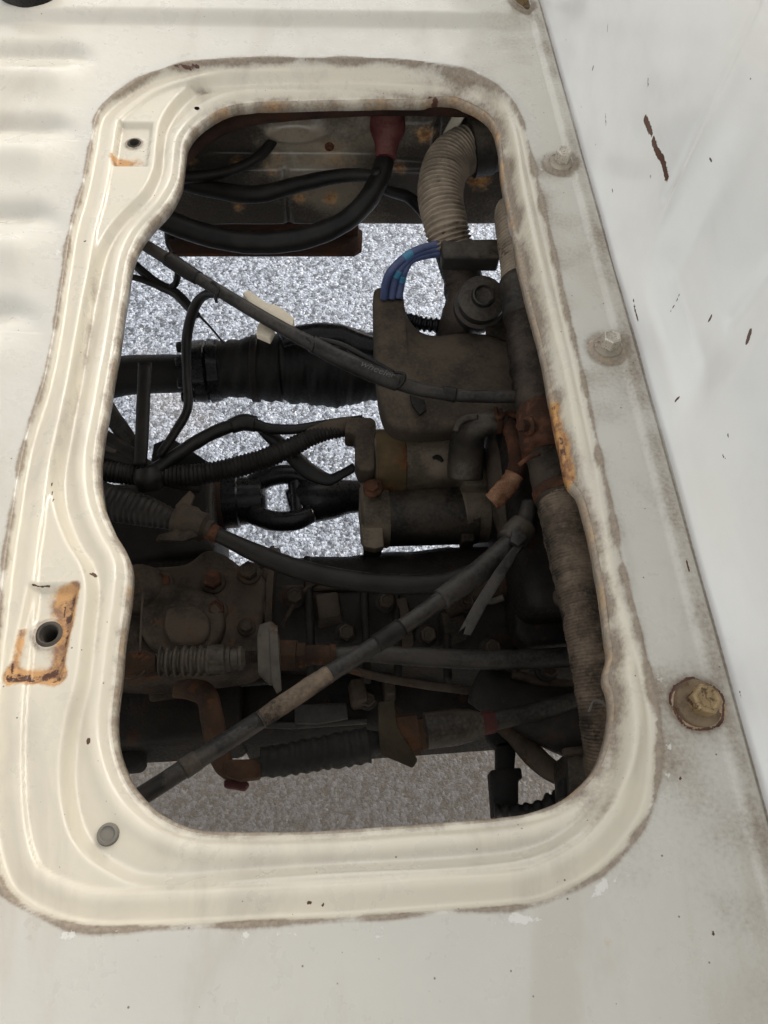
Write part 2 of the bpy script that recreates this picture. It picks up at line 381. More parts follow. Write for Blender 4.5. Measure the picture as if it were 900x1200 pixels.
# ------------------------------------------------------------------ truck bed floor: pressed sheet with the hatch opening
O_PX = [(300,68),(230,72),(200,78),(167,90),(140,107),(120,124),(112,140),(107,167),(97,217),(83,267),(72,333),(62,395),(50,450),(33,503),(22,550),(13,607),(6,650),(0,700),(-10,780),(-17,870),(-17,950),(-10,1005),(4,1042),(27,1062),(58,1077),(102,1087),(178,1087),(311,1081),(400,1077),(511,1069),(622,1060),(667,1044),(711,1017),(744,980),(764,942),(771,894),(771,850),(765,813),(746,734),(729,667),(719,613),(704,542),(690,475),(676,413),(660,347),(646,283),(633,230),(620,173),(613,145),(600,120),(580,101),(557,88),(533,80),(490,73),(430,69)]
B_PX = [(300,88),(255,90),(225,100),(203,121),(191,143),(187,168),(184,195),(172,221),(148,246),(131,267),(118,292),(107,335),(97,385),(88,435),(76,500),(67,550),(69,590),(82,628),(101,660),(107,690),(103,735),(96,795),(84,840),(77,890),(80,942),(95,984),(130,1014),(180,1029),(311,1021),(400,1015),(539,1008),(622,997),(672,972),(711,933),(730,894),(736,850),(729,800),(722,745),(706,676),(693,618),(680,562),(667,500),(655,436),(641,380),(627,313),(614,256),(606,213),(600,170),(592,142),(578,117),(557,101),(533,92),(490,88),(400,87)]
H_PX = [(300,118),(267,123),(240,137),(223,153),(215,168),(212,193),(208,215),(194,240),(174,262),(160,281),(150,307),(143,350),(135,400),(128,440),(120,487),(113,527),(112,557),(117,590),(130,623),(144,648),(149,668),(147,700),(140,750),(135,795),(130,844),(134,880),(147,916),(169,944),(200,966),(240,977),(311,979),(400,976),(483,970),(567,964),(622,956),(661,941),(694,914),(711,883),(719,845),(717,815),(712,795),(715,772),(712,747),(702,688),(690,630),(679,588),(668,562),(659,520),(650,478),(641,430),(629,380),(613,313),(603,263),(593,213),(587,172),(580,147),(567,132),(547,122),(527,116),(467,115),(400,116)]
Z_LEDGE, Z_FL = -.010, -.021
def contour(px, z, n=460):
    p = np.array([P(a, b, z)[:2] for a, b in px]); p = catmull(np.vstack([p, p[:1]]), n + 1)[:-1]
    return p
cO, cB, cH = contour(O_PX, 0), contour(B_PX, Z_LEDGE), contour(H_PX, Z_FL - .004, 620)
def sdf(poly, q):
    """signed distance (negative inside) and nearest point, chunked"""
    a = poly; b = np.roll(poly, -1, 0); ab = b - a; L2 = (ab ** 2).sum(1)
    D = np.empty(len(q)); N = np.empty((len(q), 2))
    for s in range(0, len(q), 12000):
        p = q[s:s + 12000]
        ap = p[:, None, :] - a[None]
        t_ = np.clip((ap * ab[None]).sum(2) / L2, 0, 1)
        dd = ap - t_[..., None] * ab[None]; d2 = (dd ** 2).sum(2); i = d2.argmin(1); r_ = np.arange(len(p))
        N[s:s + 12000] = p - dd[r_, i]
        y, x = p[:, 1:2], p[:, 0:1]
        c = ((a[:, 1][None] > y) != (b[:, 1][None] > y)) & (x < (b[:, 0] - a[:, 0])[None] * (y - a[:, 1][None]) / (b[:, 1] - a[:, 1] + 1e-15)[None] + a[:, 0][None])
        D[s:s + 12000] = np.sqrt(d2[r_, i]) * np.where(c.sum(1) % 2 == 1, -1, 1)
    return D, N
def sst(e0, e1, x):
    t_ = np.clip((x - e0) / (e1 - e0), 0, 1); return t_ * t_ * (3 - 2 * t_)
def axis(parts):
    out = [np.array([parts[0][0]])]
    for a, b, st in parts: out.append(np.linspace(a, b, max(2, int(round((b - a) / st)) + 1))[1:])
    return np.concatenate(out)
XW = .2445                                  # where the floor meets the side wall
gx = axis([(-.75, -.36, .03), (-.36, -.23, .0024), (-.23, XW - .002, .00135), (XW - .002, XW + .012, .002)])
gy = axis([(-.70, -.075, .03), (-.075, .76, .00145), (.76, .92, .0022), (.92, 1.5, .03)])
GX, GY = np.meshgrid(gx, gy); q = np.column_stack([GX.ravel(), GY.ravel()])
near = (q[:, 0] > -.30) & (q[:, 0] < .26) & (q[:, 1] > -.08) & (q[:, 1] < .82)
def fsdf(c):
    D = np.full(len(q), .5); N = q.copy(); D[near], N[near] = sdf(c, q[near]); return D, N
dO, _ = fsdf(cO); dB, _ = fsdf(cB); dH, nH = fsdf(cH)

def px_at(px, py, z=0): return P(px, py, z)[:2]
pads = []                                    # (centre, u, v, half sizes, depth)
def pad_frame(c4, z):
    c = np.array([px_at(a, b, z) for a, b in c4]); ctr = c.mean(0)
    u = nrm((c[1] - c[0]) + (c[2] - c[3])); v = nrm((c[0] - c[3]) + (c[1] - c[2]))
    hu = .25 * (np.linalg.norm(c[1] - c[0]) + np.linalg.norm(c[2] - c[3])); hv = .25 * (np.linalg.norm(c[0] - c[3]) + np.linalg.norm(c[1] - c[2]))
    return ctr, u, v, hu, hv
padA = pad_frame([(138,143),(181,143),(173,195),(131,195)], Z_LEDGE)
padB = pad_frame([(30,685),(91,683),(74,803),(12,800)], Z_LEDGE)
holesA = px_at(157, 167, Z_LEDGE - .003); holesB = px_at(56, 742, Z_LEDGE - .003)
holesC = px_at(231, 128, Z_FL); holesD = px_at(127, 978, Z_FL)
round_holes = [(holesA, .0050), (holesB, .0066), (holesC, .0026), (holesD, .0056)]
BOLT_PX = [(610, 8), (657, 192), (712, 408), (817, 825)]
bolts_xy = [px_at(a, b) for a, b in BOLT_PX]

def noise2(x, y, f, seed):
    r_ = np.random.default_rng(seed); s = 0
    for i in range(7):
        a = r_.uniform(0, 2 * math.pi); k = f * r_.uniform(.5, 1.8); s = s + np.sin((x * math.cos(a) + y * math.sin(a)) * k * 2 * math.pi + r_.uniform(0, 6.28))
    return s / 7
RIBS = [(76, 112, .026), (165, 90, .026), (272, 68, .026), (390, 40, .026)]
def height(x, y, dO, dB, dH):
    z = .0006 * noise2(x, y, 4, 3) + .00025 * noise2(x, y, 11, 4)
    for py, pxe, hw in RIBS:
        yc = px_at(50, py)[1]; xe = px_at(pxe - 34, py)[0]
        dy = y - yc + .5 * np.maximum(x - xe, 0) * np.sign(y - yc); mk_ = 1 - sst(xe - .015, xe + .032, x)
        z = z + mk_ * (-.0095 * np.exp(-((dy - .026) / .0115) ** 2) + .0085 * np.exp(-((dy + .022) / .021) ** 2))
    y1 = px_at(300, 13)[1]
    z = z + .009 * (1 - sst(.012, .030, np.abs(y - y1))) * (1 - sst(.20, .235, x))
    # pressed ledges
    z = z + Z_LEDGE * .74 * sst(-.0003, .0034, -dO) + Z_LEDGE * .26 * sst(.0170, .0190, -dO)
    z = z + .0011 * np.exp(-((dO + .0135) / .004) ** 2)
    z = z + (Z_FL - Z_LEDGE) * sst(-.0050, .0035, -dB)
    z = z - .005 * sst(.0, 1, 1 - np.clip(dH / .0085, 0, 1)) ** 1.3
    z = z + .0015 * np.exp(-((dH - .011) / .004) ** 2)
    # lid-bolt pads pressed into the ledge
    for (c, u, v, hu, hv), dep in ((padA, .0046), (padB, .0056)):
        a = (x - c[0]) * u[0] + (y - c[1]) * u[1]; b_ = (x - c[0]) * v[0] + (y - c[1]) * v[1]
        dd = np.maximum(np.abs(a) - hu, np.abs(b_) - hv)
        z = z - dep * (1 - sst(-.0042, .0006, dd))
    for c, r_ in round_holes[:2]:
        z = z + .0012 * np.exp(-((np.hypot(x - c[0], y - c[1]) - r_ * 1.35) / (r_ * .3)) ** 2)
    # strip along the wall and dimples under the bolts
    z = z + .0030 * sst(XW - .017, XW - .013, x) - .0055 * sst(XW - .0045, XW + .0005, x)
    for c in bolts_xy:
        d = np.hypot(x - c[0], y - c[1]); z = z + .0016 * (1 - sst(.012, .016, d)) - .0012 * np.exp(-((d - .0155) / .0025) ** 2)
    return z
Zf = height(q[:, 0], q[:, 1], dO, dB, dH)
# cut the openings, snapping the edge onto its exact outline
cut = dH < 0; q2 = q.copy(); q2[cut] = nH[cut]
allin = cut.copy()
for c, r_ in round_holes:
    d = q - c; L = np.linalg.norm(d, axis=1); m_ = L < r_; allin |= m_
    q2[m_] = c + d[m_] / (L[m_][:, None] + 1e-9) * r_
nx, ny = len(gx), len(gy)
I = np.arange(nx * ny).reshape(ny, nx)
quads = np.stack([I[:-1, :-1], I[:-1, 1:], I[1:, 1:], I[1:, :-1]], -1).reshape(-1, 4)
quads = quads[~allin[quads].all(1)]
# heights of snapped rim vertices
zc = height(q2[:, 0], q2[:, 1], dO, dB, np.where(cut, 0, dH)); Zf = np.where(cut, zc, Zf)
used = np.zeros(nx * ny, bool); used[quads.ravel()] = True
remap = -np.ones(nx * ny, int); remap[used] = np.arange(used.sum()); quads = remap[quads]
vx, vy, vz = q2[used, 0], q2[used, 1], Zf[used]; uO, uB, uH = dO[used], dB[used], np.where(cut, 0, dH)[used]

def mesh_np(name, V, Q):
    me = bpy.data.meshes.new(name); me.vertices.add(len(V)); me.vertices.foreach_set('co', np.ascontiguousarray(V, np.float32).ravel())
    me.loops.add(Q.size); me.loops.foreach_set('vertex_index', Q.astype(np.int32).ravel())
    me.polygons.add(len(Q)); me.polygons.foreach_set('loop_start', np.arange(0, Q.size, 4, dtype=np.int32))
    me.update(calc_edges=True); me.validate(); return me
def set_attr(me, **kw):
    for k_, v in kw.items():
        a = me.attributes.new(k_, 'FLOAT', 'POINT'); a.data.foreach_set('value', np.ascontiguousarray(v, np.float32))
def segd(x, y, a, b):
    a, b = np.asarray(a), np.asarray(b); ab = b - a; t_ = np.clip(((x - a[0]) * ab[0] + (y - a[1]) * ab[1]) / (ab @ ab + 1e-12), 0, 1)
    return np.hypot(x - a[0] - t_ * ab[0], y - a[1] - t_ * ab[1])

def floor_masks(x, y, dO, dB, dH):
    n1 = noise2(x, y, 22, 11); n2 = noise2(x, y, 60, 12); n3 = noise2(x, y, 7, 13)
    right = sst(.10, .17, x); top = sst(.66, .72, y); low = 1 - sst(.02, .07, y)
    dirt = .85 * np.exp(-((dO - .0002) / (.0016 + .0008 * np.clip(n1 + .5 * n2, 0, 1))) ** 2) * np.clip(.62 + .6 * n1 + .6 * n2, 0, 1.2)
    dirt += .22 * np.exp(-((dO - .0004) / .0016) ** 2)
    dirt += .40 * np.exp(-np.maximum(dO, 0) / .008) * (dO > 0) * np.clip(.4 + n1, 0, 1)
    dirt += .42 * np.exp(-((dO + .0195) / .0019) ** 2) * np.clip(.55 + .6 * n1, 0, 1)          # crease line on the ledge
    dirt += .40 * np.exp(-((dB + .003) / .0035) ** 2) * np.clip(.5 + .6 * n1, 0, 1)
    dirt += .55 * np.exp(-(dH / .0042) ** 2) * np.clip(.7 + .6 * n2 + .3 * n1, 0, 1.3)
    dirt += .22 * np.exp(-(dH / .008) ** 2) * np.clip(low + right + .5 * top, 0, 1) * np.clip(.7 + .5 * n1, 0, 1)
    dirt += .38 * right * (dO > 0) * np.clip(.55 + .5 * n3 + .3 * n1, 0, 1) + .20 * right * (dO < 0) * np.clip(.5 + n1, 0, 1)
    dirt += .42 * top * np.exp(-((dO + .002) / .006) ** 2) * np.clip(.7 + .6 * n1, 0, 1.2)
    dirt += .50 * np.exp(-((x - (XW - .0005)) / .0014) ** 2) + .25 * np.exp(-((x - (XW - .008)) / .006) ** 2)
    for c in bolts_xy: dirt += .45 * np.exp(-((np.hypot(x - c[0], y - c[1]) - .014) / .0035) ** 2)
    for py, pxe, hw in RIBS:
        yc = px_at(50, py)[1]; dirt += .22 * np.exp(-((y - yc - hw * 1.05) / .006) ** 2) * (1 - sst(-.26, -.22, x)) * np.clip(.6 + n1, 0, 1)  # darkens a line along the far edge of each floor rib
    dirt += .16 * np.clip(n3 + .2, 0, 1) * (dO > 0)
    cream = sst(-.002, .004, -dO) * .95 + .30 * sst(.0, .02, dO) * sst(.3, .8, y)
    cream = cream * (1 - .55 * np.exp(-((dB + .001) / .006) ** 2) * low)
    rust = np.zeros_like(x)
    rust += .46 * np.exp(-(dH / .0030) ** 2) * np.clip(.25 + .7 * n1 + .35 * right + .3 * top, 0, 1)
    a, b = P(650, 476, Z_FL), P(668, 562, Z_FL); rust += .75 * np.exp(-(segd(x, y, a[:2], b[:2]) / .0042) ** 2)
    # pads
    for (c, u, v, hu, hv), kind in ((padA, 0), (padB, 1)):
        s = ((x - c[0]) * u[0] + (y - c[1]) * u[1]) / hu; t_ = ((x - c[0]) * v[0] + (y - c[1]) * v[1]) / hv
        ins = (1 - sst(.80, 1.40, np.abs(s))) * (1 - sst(.88, 1.2, np.abs(t_)))
        if kind == 0:
            rust += ins * (.90 * np.exp(-((t_ + .70) / .28) ** 2) * np.clip(.9 - .5 * s, 0, 1.2)); dirt += ins * .22
        else:
            rust += ins * (.26 + .95 * np.exp(-((s - .80) / .36) ** 2) + .75 * np.exp(-((s - .25) / .38) ** 2 - ((t_ - .62) / .38) ** 2)
                           + 1.05 * np.exp(-((t_ + .86) / .17) ** 2) + .60 * np.exp(-((s + .85) / .16) ** 2) * (t_ < .1))
    for c, r_ in round_holes[:2]:
        d = np.hypot(x - c[0], y - c[1]); dirt += .55 * np.exp(-((d - r_ * 1.45) / (r_ * .35)) ** 2)
    c = bolts_xy[3]; d = np.hypot(x - c[0], y - c[1]); rust += .62 * np.exp(-((d - .0145) / .003) ** 2)
    c = bolts_xy[2]; d = np.hypot(x - c[0], y - c[1]); rust += .42 * np.exp(-((d - .0135) / .0025) ** 2) * (x < c[0])
    c = px_at(711, 1105); rust += .42 * np.exp(-(np.hypot((x - c[0]) * 1.6, y - c[1]) / .006) ** 2)
    flake = .72 * np.exp(-((dO - .006) / .0055) ** 2) * np.clip(.55 + .7 * n1 + .3 * n2, 0, 1) * np.clip(low + sst(.08, .15, x) * .75 + sst(-.2, -.14, -x) * .6, 0, 1)
    dark = np.zeros_like(x)
    def stroke(px_, w_, zz=0., amp=1.0):
        nonlocal dark
        pts = [P(a, b, zz)[:2] for a, b in px_]
        for a, b in zip(pts[:-1], pts[1:]): dark = np.maximum(dark, amp * np.exp(-(segd(x, y, a, b) / w_) ** 2))
    
    stroke([(503, 111), (536, 117)], .0013, Z_FL, .85)
    stroke([(205, 76), (232, 73)], .0014, 0, .75); 
    stroke([(60, 565), (62, 590)], .0008, Z_LEDGE, .62); stroke([(104, 868), (104, 871)], .0016, Z_FL, .9); stroke([(111, 675), (112, 676)], .0018, Z_FL, .95)
    stroke([(803, 660), (806, 672)], .0008, 0, .8); stroke([(100, 286), (102, 287)], .001, Z_LEDGE, .9)
    stroke([(797, 912), (797, 913)], .0012, 0, .9); stroke([(836, 1093), (836, 1095)], .0012, 0, .9); stroke([(633, 553), (637, 553)], .0009, Z_FL, .6)
    stroke([(362, 1058), (363, 1059)], .0014, Z_LEDGE, .9); stroke([(378, 1060), (378, 1061)], .0011, Z_LEDGE, .9)
    pb = padB; 
    stroke([(16, 797), (24, 800), (38, 797)], .0016, Z_LEDGE - .003, .8); stroke([(18, 780), (16, 797)], .001, Z_LEDGE - .003, .7); stroke([(38, 687), (58, 686)], .0006, Z_LEDGE, .75)
    stroke([(75, 702), (74, 722)], .001, Z_LEDGE - .003, .66)
    # torn sheet beside the rusty bolt
    c = bolts_xy[3]; stroke([(793, 806), (806, 799)], .0026, 0, 1.0); stroke([(792, 824), (796, 834)], .0016, 0, .95)
    ang = np.arctan2(y - c[1], x - c[0]); d = np.hypot(x - c[0], y - c[1])
    dark = np.maximum(dark, .80 * np.exp(-((d - .0156 - .0007 * np.sin(ang * 5)) / .0012) ** 2))
    for c in bolts_xy[:3]: dirt = dirt + .8 * np.exp(-((np.hypot(x - c[0], y - c[1]) - .0120) / .0011) ** 2)
    return dict(dirt=np.clip(dirt, 0, 1.3), rust=np.clip(rust, 0, 1.3), cream=np.clip(cream, 0, 1), flake=flake, dark=dark)

bed = thing('truck_bed', (0, .35, 0), 'worn off-white steel truck bed with an open access hatch', 'truck bed')
me = mesh_np('floor_panel', np.column_stack([vx, vy, vz]), quads)
set_attr(me, **floor_masks(vx, vy, uO, uB, uH))
floor = addm('floor_panel', me, M_FLOOR, bed)
# rolled rim that hangs from the edge of the opening
dOc, _ = sdf(cO, cH); dBc, _ = sdf(cB, cH); zr = height(cH[:, 0], cH[:, 1], dOc, dBc, np.zeros(len(cH)))
tg = np.roll(cH, -1, 0) - np.roll(cH, 1, 0); tg /= np.linalg.norm(tg, axis=1)[:, None]; nin = np.column_stack([-tg[:, 1], tg[:, 0]])
if ((cH + nin * .01 - cH.mean(0)) ** 2).sum() > ((cH - cH.mean(0)) ** 2).sum(): nin = -nin
V = []; offs = [(0, 0), (.0011, -.0006), (.0019, -.0019), (.0022, -.0040), (.0020, -.011), (.0006, -.0112), (.0004, -.004)]
wob = .0005 * noise2(cH[:, 0], cH[:, 1], 30, 5)
for a, b in offs: V.append(np.column_stack([cH + nin * (a + wob * (a > 0))[:, None] if a > 0 else cH + nin * a, zr + b]))
V = np.vstack(V); n = len(cH); J = np.arange(n); Q = np.vstack([np.column_stack([i * n + J, i * n + (J + 1) % n, (i + 1) * n + (J + 1) % n, (i + 1) * n + J]) for i in range(len(offs) - 1)])
me = mesh_np('hatch_rim', V, Q)
mk = floor_masks(V[:, 0], V[:, 1], np.full(len(V), -.03), np.full(len(V), -.02), np.zeros(len(V)))
mk['dirt'] = np.clip(mk['dirt'] + .25, 0, 1.2); mk['rust'] = np.clip(mk['rust'] + .12, 0, 1.2)
set_attr(me, **mk); addm('hatch_rim', me, M_FLOOR, floor)
# threaded inserts, rubber plug
for c, r_, z0 in ((holesA, .0050, Z_LEDGE - .0046), (holesB, .0066, Z_LEDGE - .0056)):
    prof = [(0, r_ * 1.0), (.2, r_ * 1.35), (.5, r_ * 1.32), (.75, r_ * 1.18), (1, r_ * 1.02), (.8, r_ * .9), (0, r_ * .84)]
    prof += [(-.7 - i * .45 - .22 * (j), r_ * (.84 if j else .78)) for i in range(20) for j in (0, 1)]
    p0 = (c[0], c[1], z0 - .0002); o = lathe('threaded_insert', p0, (c[0], c[1], z0 + .0020), prof + [(-14, r_ * .8)], 'steel', floor, 30, cap0=False)
lathe('rubber_plug', (*holesD, Z_FL - .003), (*holesD, Z_FL + .0030), [(0, .0064), (.6, .0064), (.95, .0058), (1, .0045), (.8, .0038), (.8, .0005)], 'plug', floor, 24)
for i, (c, kind) in enumerate(zip(bolts_xy, ('r', 'c', 'c', 'r'))):
    mats = ('bolt_rusty', 'washer_rusty') if kind == 'r' else ('bolt_clean', 'washer')
    tilt = [(0, 0), (.03, .02), (-.02, .03), (.04, -.05)][i]
    b = hexbolt((c[0], c[1], .0018), (tilt[0], tilt[1], 1), .0130 if i < 3 else .0165, .0105 if i < 3 else .0110, mats, floor, flange=1.72 if i < 3 else 1.75, name='floor_bolt', rotz=.4 * i)
    if kind == 'r': b['label'] = 'rusty brown hexagon bolt'

# ------------------------------------------------------------------ side wall of the bed
def wall():
    ys = axis([(-.70, -.05, .03), (-.05, .95, .0019), (.95, 1.5, .03)]); us = axis([(0, .262, .0016), (.262, .30, .006)])
    YY, UU = np.meshgrid(ys, us); y = YY.ravel(); u = UU.ravel()
    r0 = .010
    x = np.where(u < r0, XW + .0006 + r0 - np.sqrt(np.maximum(r0 ** 2 - (r0 - u) ** 2, 0)) - r0 + 0 * u, XW + .0006)
    x = XW + .0008 + .006 * (1 - np.exp(-u / .010)) + u * .035
    # shallow pressed diagonals
    def ridge(a, b, w_, amp):
        A, Bp = PX(*a, XW + .01), PX(*b, XW + .01); return amp * np.exp(-(segd(y, u, (A[1], A[2]), (Bp[1], Bp[2])) / w_) ** 2)
    x = x + ridge((880, 0), (782, 228), .005, .0014) + ridge((940, 230), (845, 370), .006, .0014)
    A, Bp = PX(880, 0, XW), PX(782, 228, XW); s1 = (y - A[1]) * (Bp[2] - A[2]) - (u - A[2]) * (Bp[1] - A[1]); s1 = s1 / math.hypot(Bp[1] - A[1], Bp[2] - A[2])
    x = x + .0085 * sst(-.010, .035, s1) * sst(.02, .06, u)
    A2, B2 = PX(940, 230, XW), PX(845, 370, XW); s2 = ((y - A2[1]) * (B2[2] - A2[2]) - (u - A2[2]) * (B2[1] - A2[1])) / math.hypot(B2[1] - A2[1], B2[2] - A2[2])
    x = x - .0085 * sst(-.010, .035, s2) * sst(.02, .06, u)
    x = x + .0013 * noise2(y, u, 5, 31) + .0006 * noise2(y, u, 12, 32) * sst(0, .03, u)
    z = u - .0035
    nx_, ny_ = len(ys), len(us); I = np.arange(nx_ * ny_).reshape(ny_, nx_)
    Q = np.stack([I[:-1, :-1], I[1:, :-1], I[1:, 1:], I[:-1, 1:]], -1).reshape(-1, 4)
    # rolled top rail and outer skin so the wall has thickness
    me = mesh_np('side_wall', np.column_stack([x, y, z]), Q)
    dark = np.zeros_like(y)
    def stroke(px_, w_, amp=1.):
        nonlocal dark
        pts = [PX(a, b, XW + .012)[1:] for a, b in px_]
        for a, b in zip(pts[:-1], pts[1:]): dark = np.maximum(dark, amp * np.exp(-(segd(y, u, a, b + np.array([0, .0])) / w_) ** 2))
    stroke([(760, 134), (766, 147)], .0036); stroke([(766, 147), (769, 152)], .0024)
    stroke([(771, 160), (775, 171)], .0036); stroke([(775, 171), (782, 182), (787, 203)], .0036)
    stroke([(876, 385), (875, 395)], .0030); stroke([(827, 366), (824, 373)], .0012, .95); stroke([(754, 348), (760, 372)], .0010, .85); stroke([(791, 342), (786, 362)], .0008, .75)
    stroke([(716, 128), (717, 142)], .0009, .75); stroke([(716, 20), (715, 36)], .0008, .7); stroke([(763, 88), (763, 96)], .001, .8); stroke([(701, 74), (700, 77)], .0013, .9)
    stroke([(768, 201), (769, 204)], .0012, .9); stroke([(725, 218), (726, 220)], .0011, .9); stroke([(815, 173), (816, 175)], .0008, .8); stroke([(830, 181), (831, 183)], .001, .9)
    stroke([(804, 462), (801, 467)], .0011, .9); stroke([(860, 505), (861, 510)], .0009, .9); stroke([(855, 530), (858, 533)], .0009, .85); stroke([(886, 808), (890, 825)], .0007, .7); stroke([(650, 15), (647, 22)], .0008, .75); stroke([(670, 38), (671, 46)], .0006, .7)
    n1 = noise2(y, u, 20, 41); n3 = noise2(y, u, 6, 42)
    dirt = .32 * np.exp(-(u / .0014) ** 2) + .16 * np.exp(-(u / .02) ** 2) * np.clip(.5 + n1, 0, 1) + .10 * np.clip(n3, 0, 1)
    cA = PX(880, 420, XW + .01); rust = .30 * np.exp(-(np.hypot(y - cA[1], u - cA[2]) / .008) ** 2)
    set_attr(me, dirt=dirt, rust=rust, cream=.75 * sst(.3, .9, noise2(y, u, 3.2, 47) + .25) , flake=np.zeros_like(y), dark=dark)
    o = addm('side_wall', me, M_WALL, bed)
    o2 = block('top_rail', (XW + .036, .4, .312), (.05, 2.2, .034), M_WALL, bed, bev=.008, seg=3)
    o3 = block('outer_shade_skin', (XW + .050, .4, .06), (.006, 2.2, .48), M_WALL, bed, bev=.001)  # unseen skin lowered below the floor to keep sun off the engine parts
wall()

# ------------------------------------------------------------------ body cross member under the far edge of the hatch
def crossmember():
    Y0 = .785
    t = thing('body_crossmember', (0, Y0, -.23), 'dirty cream painted crossmember with rust spots behind the hatch', 'crossmember')
    xs = np.linspace(-.42, .42, 300); zs = np.linspace(-.008, -.222, 110); X, Z = np.meshgrid(xs, zs); x = X.ravel(); z = Z.ravel()
    y = np.full_like(x, Y0)
    y = y + .030 * (1 - sst(-.145, -.135, z)) * 0 + .020 * sst(-.138, -.128, z) - .012 * sst(-.060, -.02, z)
    c = PY(345, 166, Y0); y = y - .008 * (1 - sst(.5, 1.1, np.hypot((x - c[0]) / .040, (z - c[2]) / .017)))
    xs1 = PY(336, 230, Y0)[0]; y = y + .004 * np.exp(-((x - xs1) / .004) ** 2) * (z < -.135)
    c2 = PY(482, 172, Y0); y = y - .012 * (1 - sst(.6, 1.1, np.maximum(np.abs(x - c2[0]) / .034, np.abs(z - c2[2]) / .032)))
    y = y + .0015 * noise2(x, z, 9, 51) + .012 * sst(-.214, -.222, z)
    I = np.arange(x.size).reshape(110, 300); Q = np.stack([I[:-1, :-1], I[1:, :-1], I[1:, 1:], I[:-1, 1:]], -1).reshape(-1, 4)
    me = mesh_np('front_panel', np.column_stack([x, y, z]), Q)
    n1 = noise2(x, z, 14, 52); n2 = noise2(x, z, 5, 53)
    rust = np.zeros_like(x)
    for px_, py_, r_, am in ((350, 232, .012, .75), (387, 232, .013, .85), (388, 188, .016, .6), (320, 200, .014, .55), (500, 165, .018, .7), (565, 212, .016, .75), (280, 240, .02, .55), (470, 200, .012, .6), (540, 200, .02, .5)):
        c = PY(px_, py_, Y0); rust += am * np.exp(-(np.hypot(x - c[0], z - c[2]) / r_) ** 2)
    rust += .55 * np.exp(-((z + .133) / .005) ** 2) * np.clip(.5 + n1, 0, 1)
    dirt = .55 + .4 * n2 + .35 * (1 - sst(-.12, .0, x)) + .25 * sst(.06, .12, x) + .3 * (z > -.05)  # mask rises towards both ends and along the top edge
    c = PY(345, 166, Y0); dirt = dirt * (1 - .8 * (1 - sst(.7, 1.0, np.hypot((x - c[0]) / .038, (z - c[2]) / .016))))
    c = PY(385, 215, Y0); dirt = dirt * (1 - .55 * (1 - sst(.5, 1.0, np.hypot((x - c[0]) / .055, (z - c[2]) / .05))))
    set_attr(me, dirt=np.clip(dirt, 0, 1.2), rust=rust, cream=np.ones_like(x), flake=np.zeros_like(x), dark=np.zeros_like(x))
    addm('front_panel', me, M_CROSS, t)
    block('box_section', (0, Y0 + .075, -.115), (.90, .10, .205), 'brown', t, bev=.004)
    tube('edge_lip', [(196, 215, -.075, 9), (222, 176, -.070, 9), (258, 150, -.066, 9), (310, 135, -.064, 9), (420, 127, -.064, 9), (520, 127, -.064, 9), (600, 132, -.064, 9)], 'brown', t, n=50, seg=12, lump=.05)
    hexbolt(PY(386, 172, Y0 - .004), (0, -1, 0), .006, .003, ('rusty', 'rusty'), t, name='panel_bolt')
crossmember()

def rusty_plate():
    t = thing('hanging_bracket', P(310, 290, -.27), 'dark rusty flat bracket hanging below the cream crossmember', 'bracket')
    z = -.262
    slab('plate', [(198, 262), (420, 262), (421, 268), (425, 270), (424, 292), (415, 297), (203, 297), (197, 285)], .006, 'brown', t, .0012, z=z)
    slab('back_flange', [(198, 246), (420, 246), (420, 262), (198, 262)], .03, 'brown', t, .001, z=z + .02)
    tube('hanging_tab', [(199, 262, z, 7), (202, 285, z - .004, 8), (208, 300, z - .01, 5)], 'black_bracket', t, 20, 10, squash=(1, .4))
rusty_plate()

# ------------------------------------------------------------------ cables by the crossmember
t = thing('battery_cable', P(455, 180, -.1), 'thick black cable with red rubber boot at the crossmember', 'cable')
tube('sheath', [(452, 178, -.105, 11), (446, 205, -.115, 12), (430, 235, -.125, 12), (400, 262, -.14, 12), (350, 280, -.15, 13), (290, 284, -.15, 13), (230, 272, -.14, 13), (170, 248, -.12, 13), (120, 225, -.11, 13)], 'cable_dark', t, 110, 16, lump=.03)
w0, w1 = P(456, 118, -.075), P(452, 186, -.105); rr = RM(20, w0)
lathe('red_boot', w0, w1, [(0, rr * .7), (.1, rr), (.5, rr * 1.05), (.72, rr * .72), (.9, rr * .62), (1, rr * .58)], 'red', t, 20)
tube('wire', [(440, 200, -.105, 6), (452, 222, -.13, 6), (480, 232, -.15, 7), (505, 258, -.17, 8), (520, 285, -.18, 8)], 'cable_dark', t, 40, 10)
tag(tube('wiring_loom', [(445, 206, -.112, 7), (400, 206, -.125, 8), (350, 216, -.135, 9), (300, 228, -.14, 10), (250, 222, -.14, 10), (190, 208, -.13, 10), (130, 200, -.12, 10)], 'rubber', None, 80, 12, lump=.03), 'taped black wiring loom sagging across the cream crossmember', 'cable')
tag(tube('thin_hose', [(345, 128, -.10, 5), (330, 150, -.11, 6), (305, 182, -.12, 6), (270, 200, -.125, 6), (215, 208, -.12, 7), (150, 205, -.11, 7)], 'rubber', None, 60, 10), 'thin black hose curving up beside the oval embossing', 'hose')
tag(tube('white_strap', [(545, 122, -.06, 9), (535, 140, -.075, 9), (524, 160, -.09, 8)], 'white_clip', None, 20, 8, squash=(1, .25)), 'short off-white strap above the corrugated tan hose', 'strap')

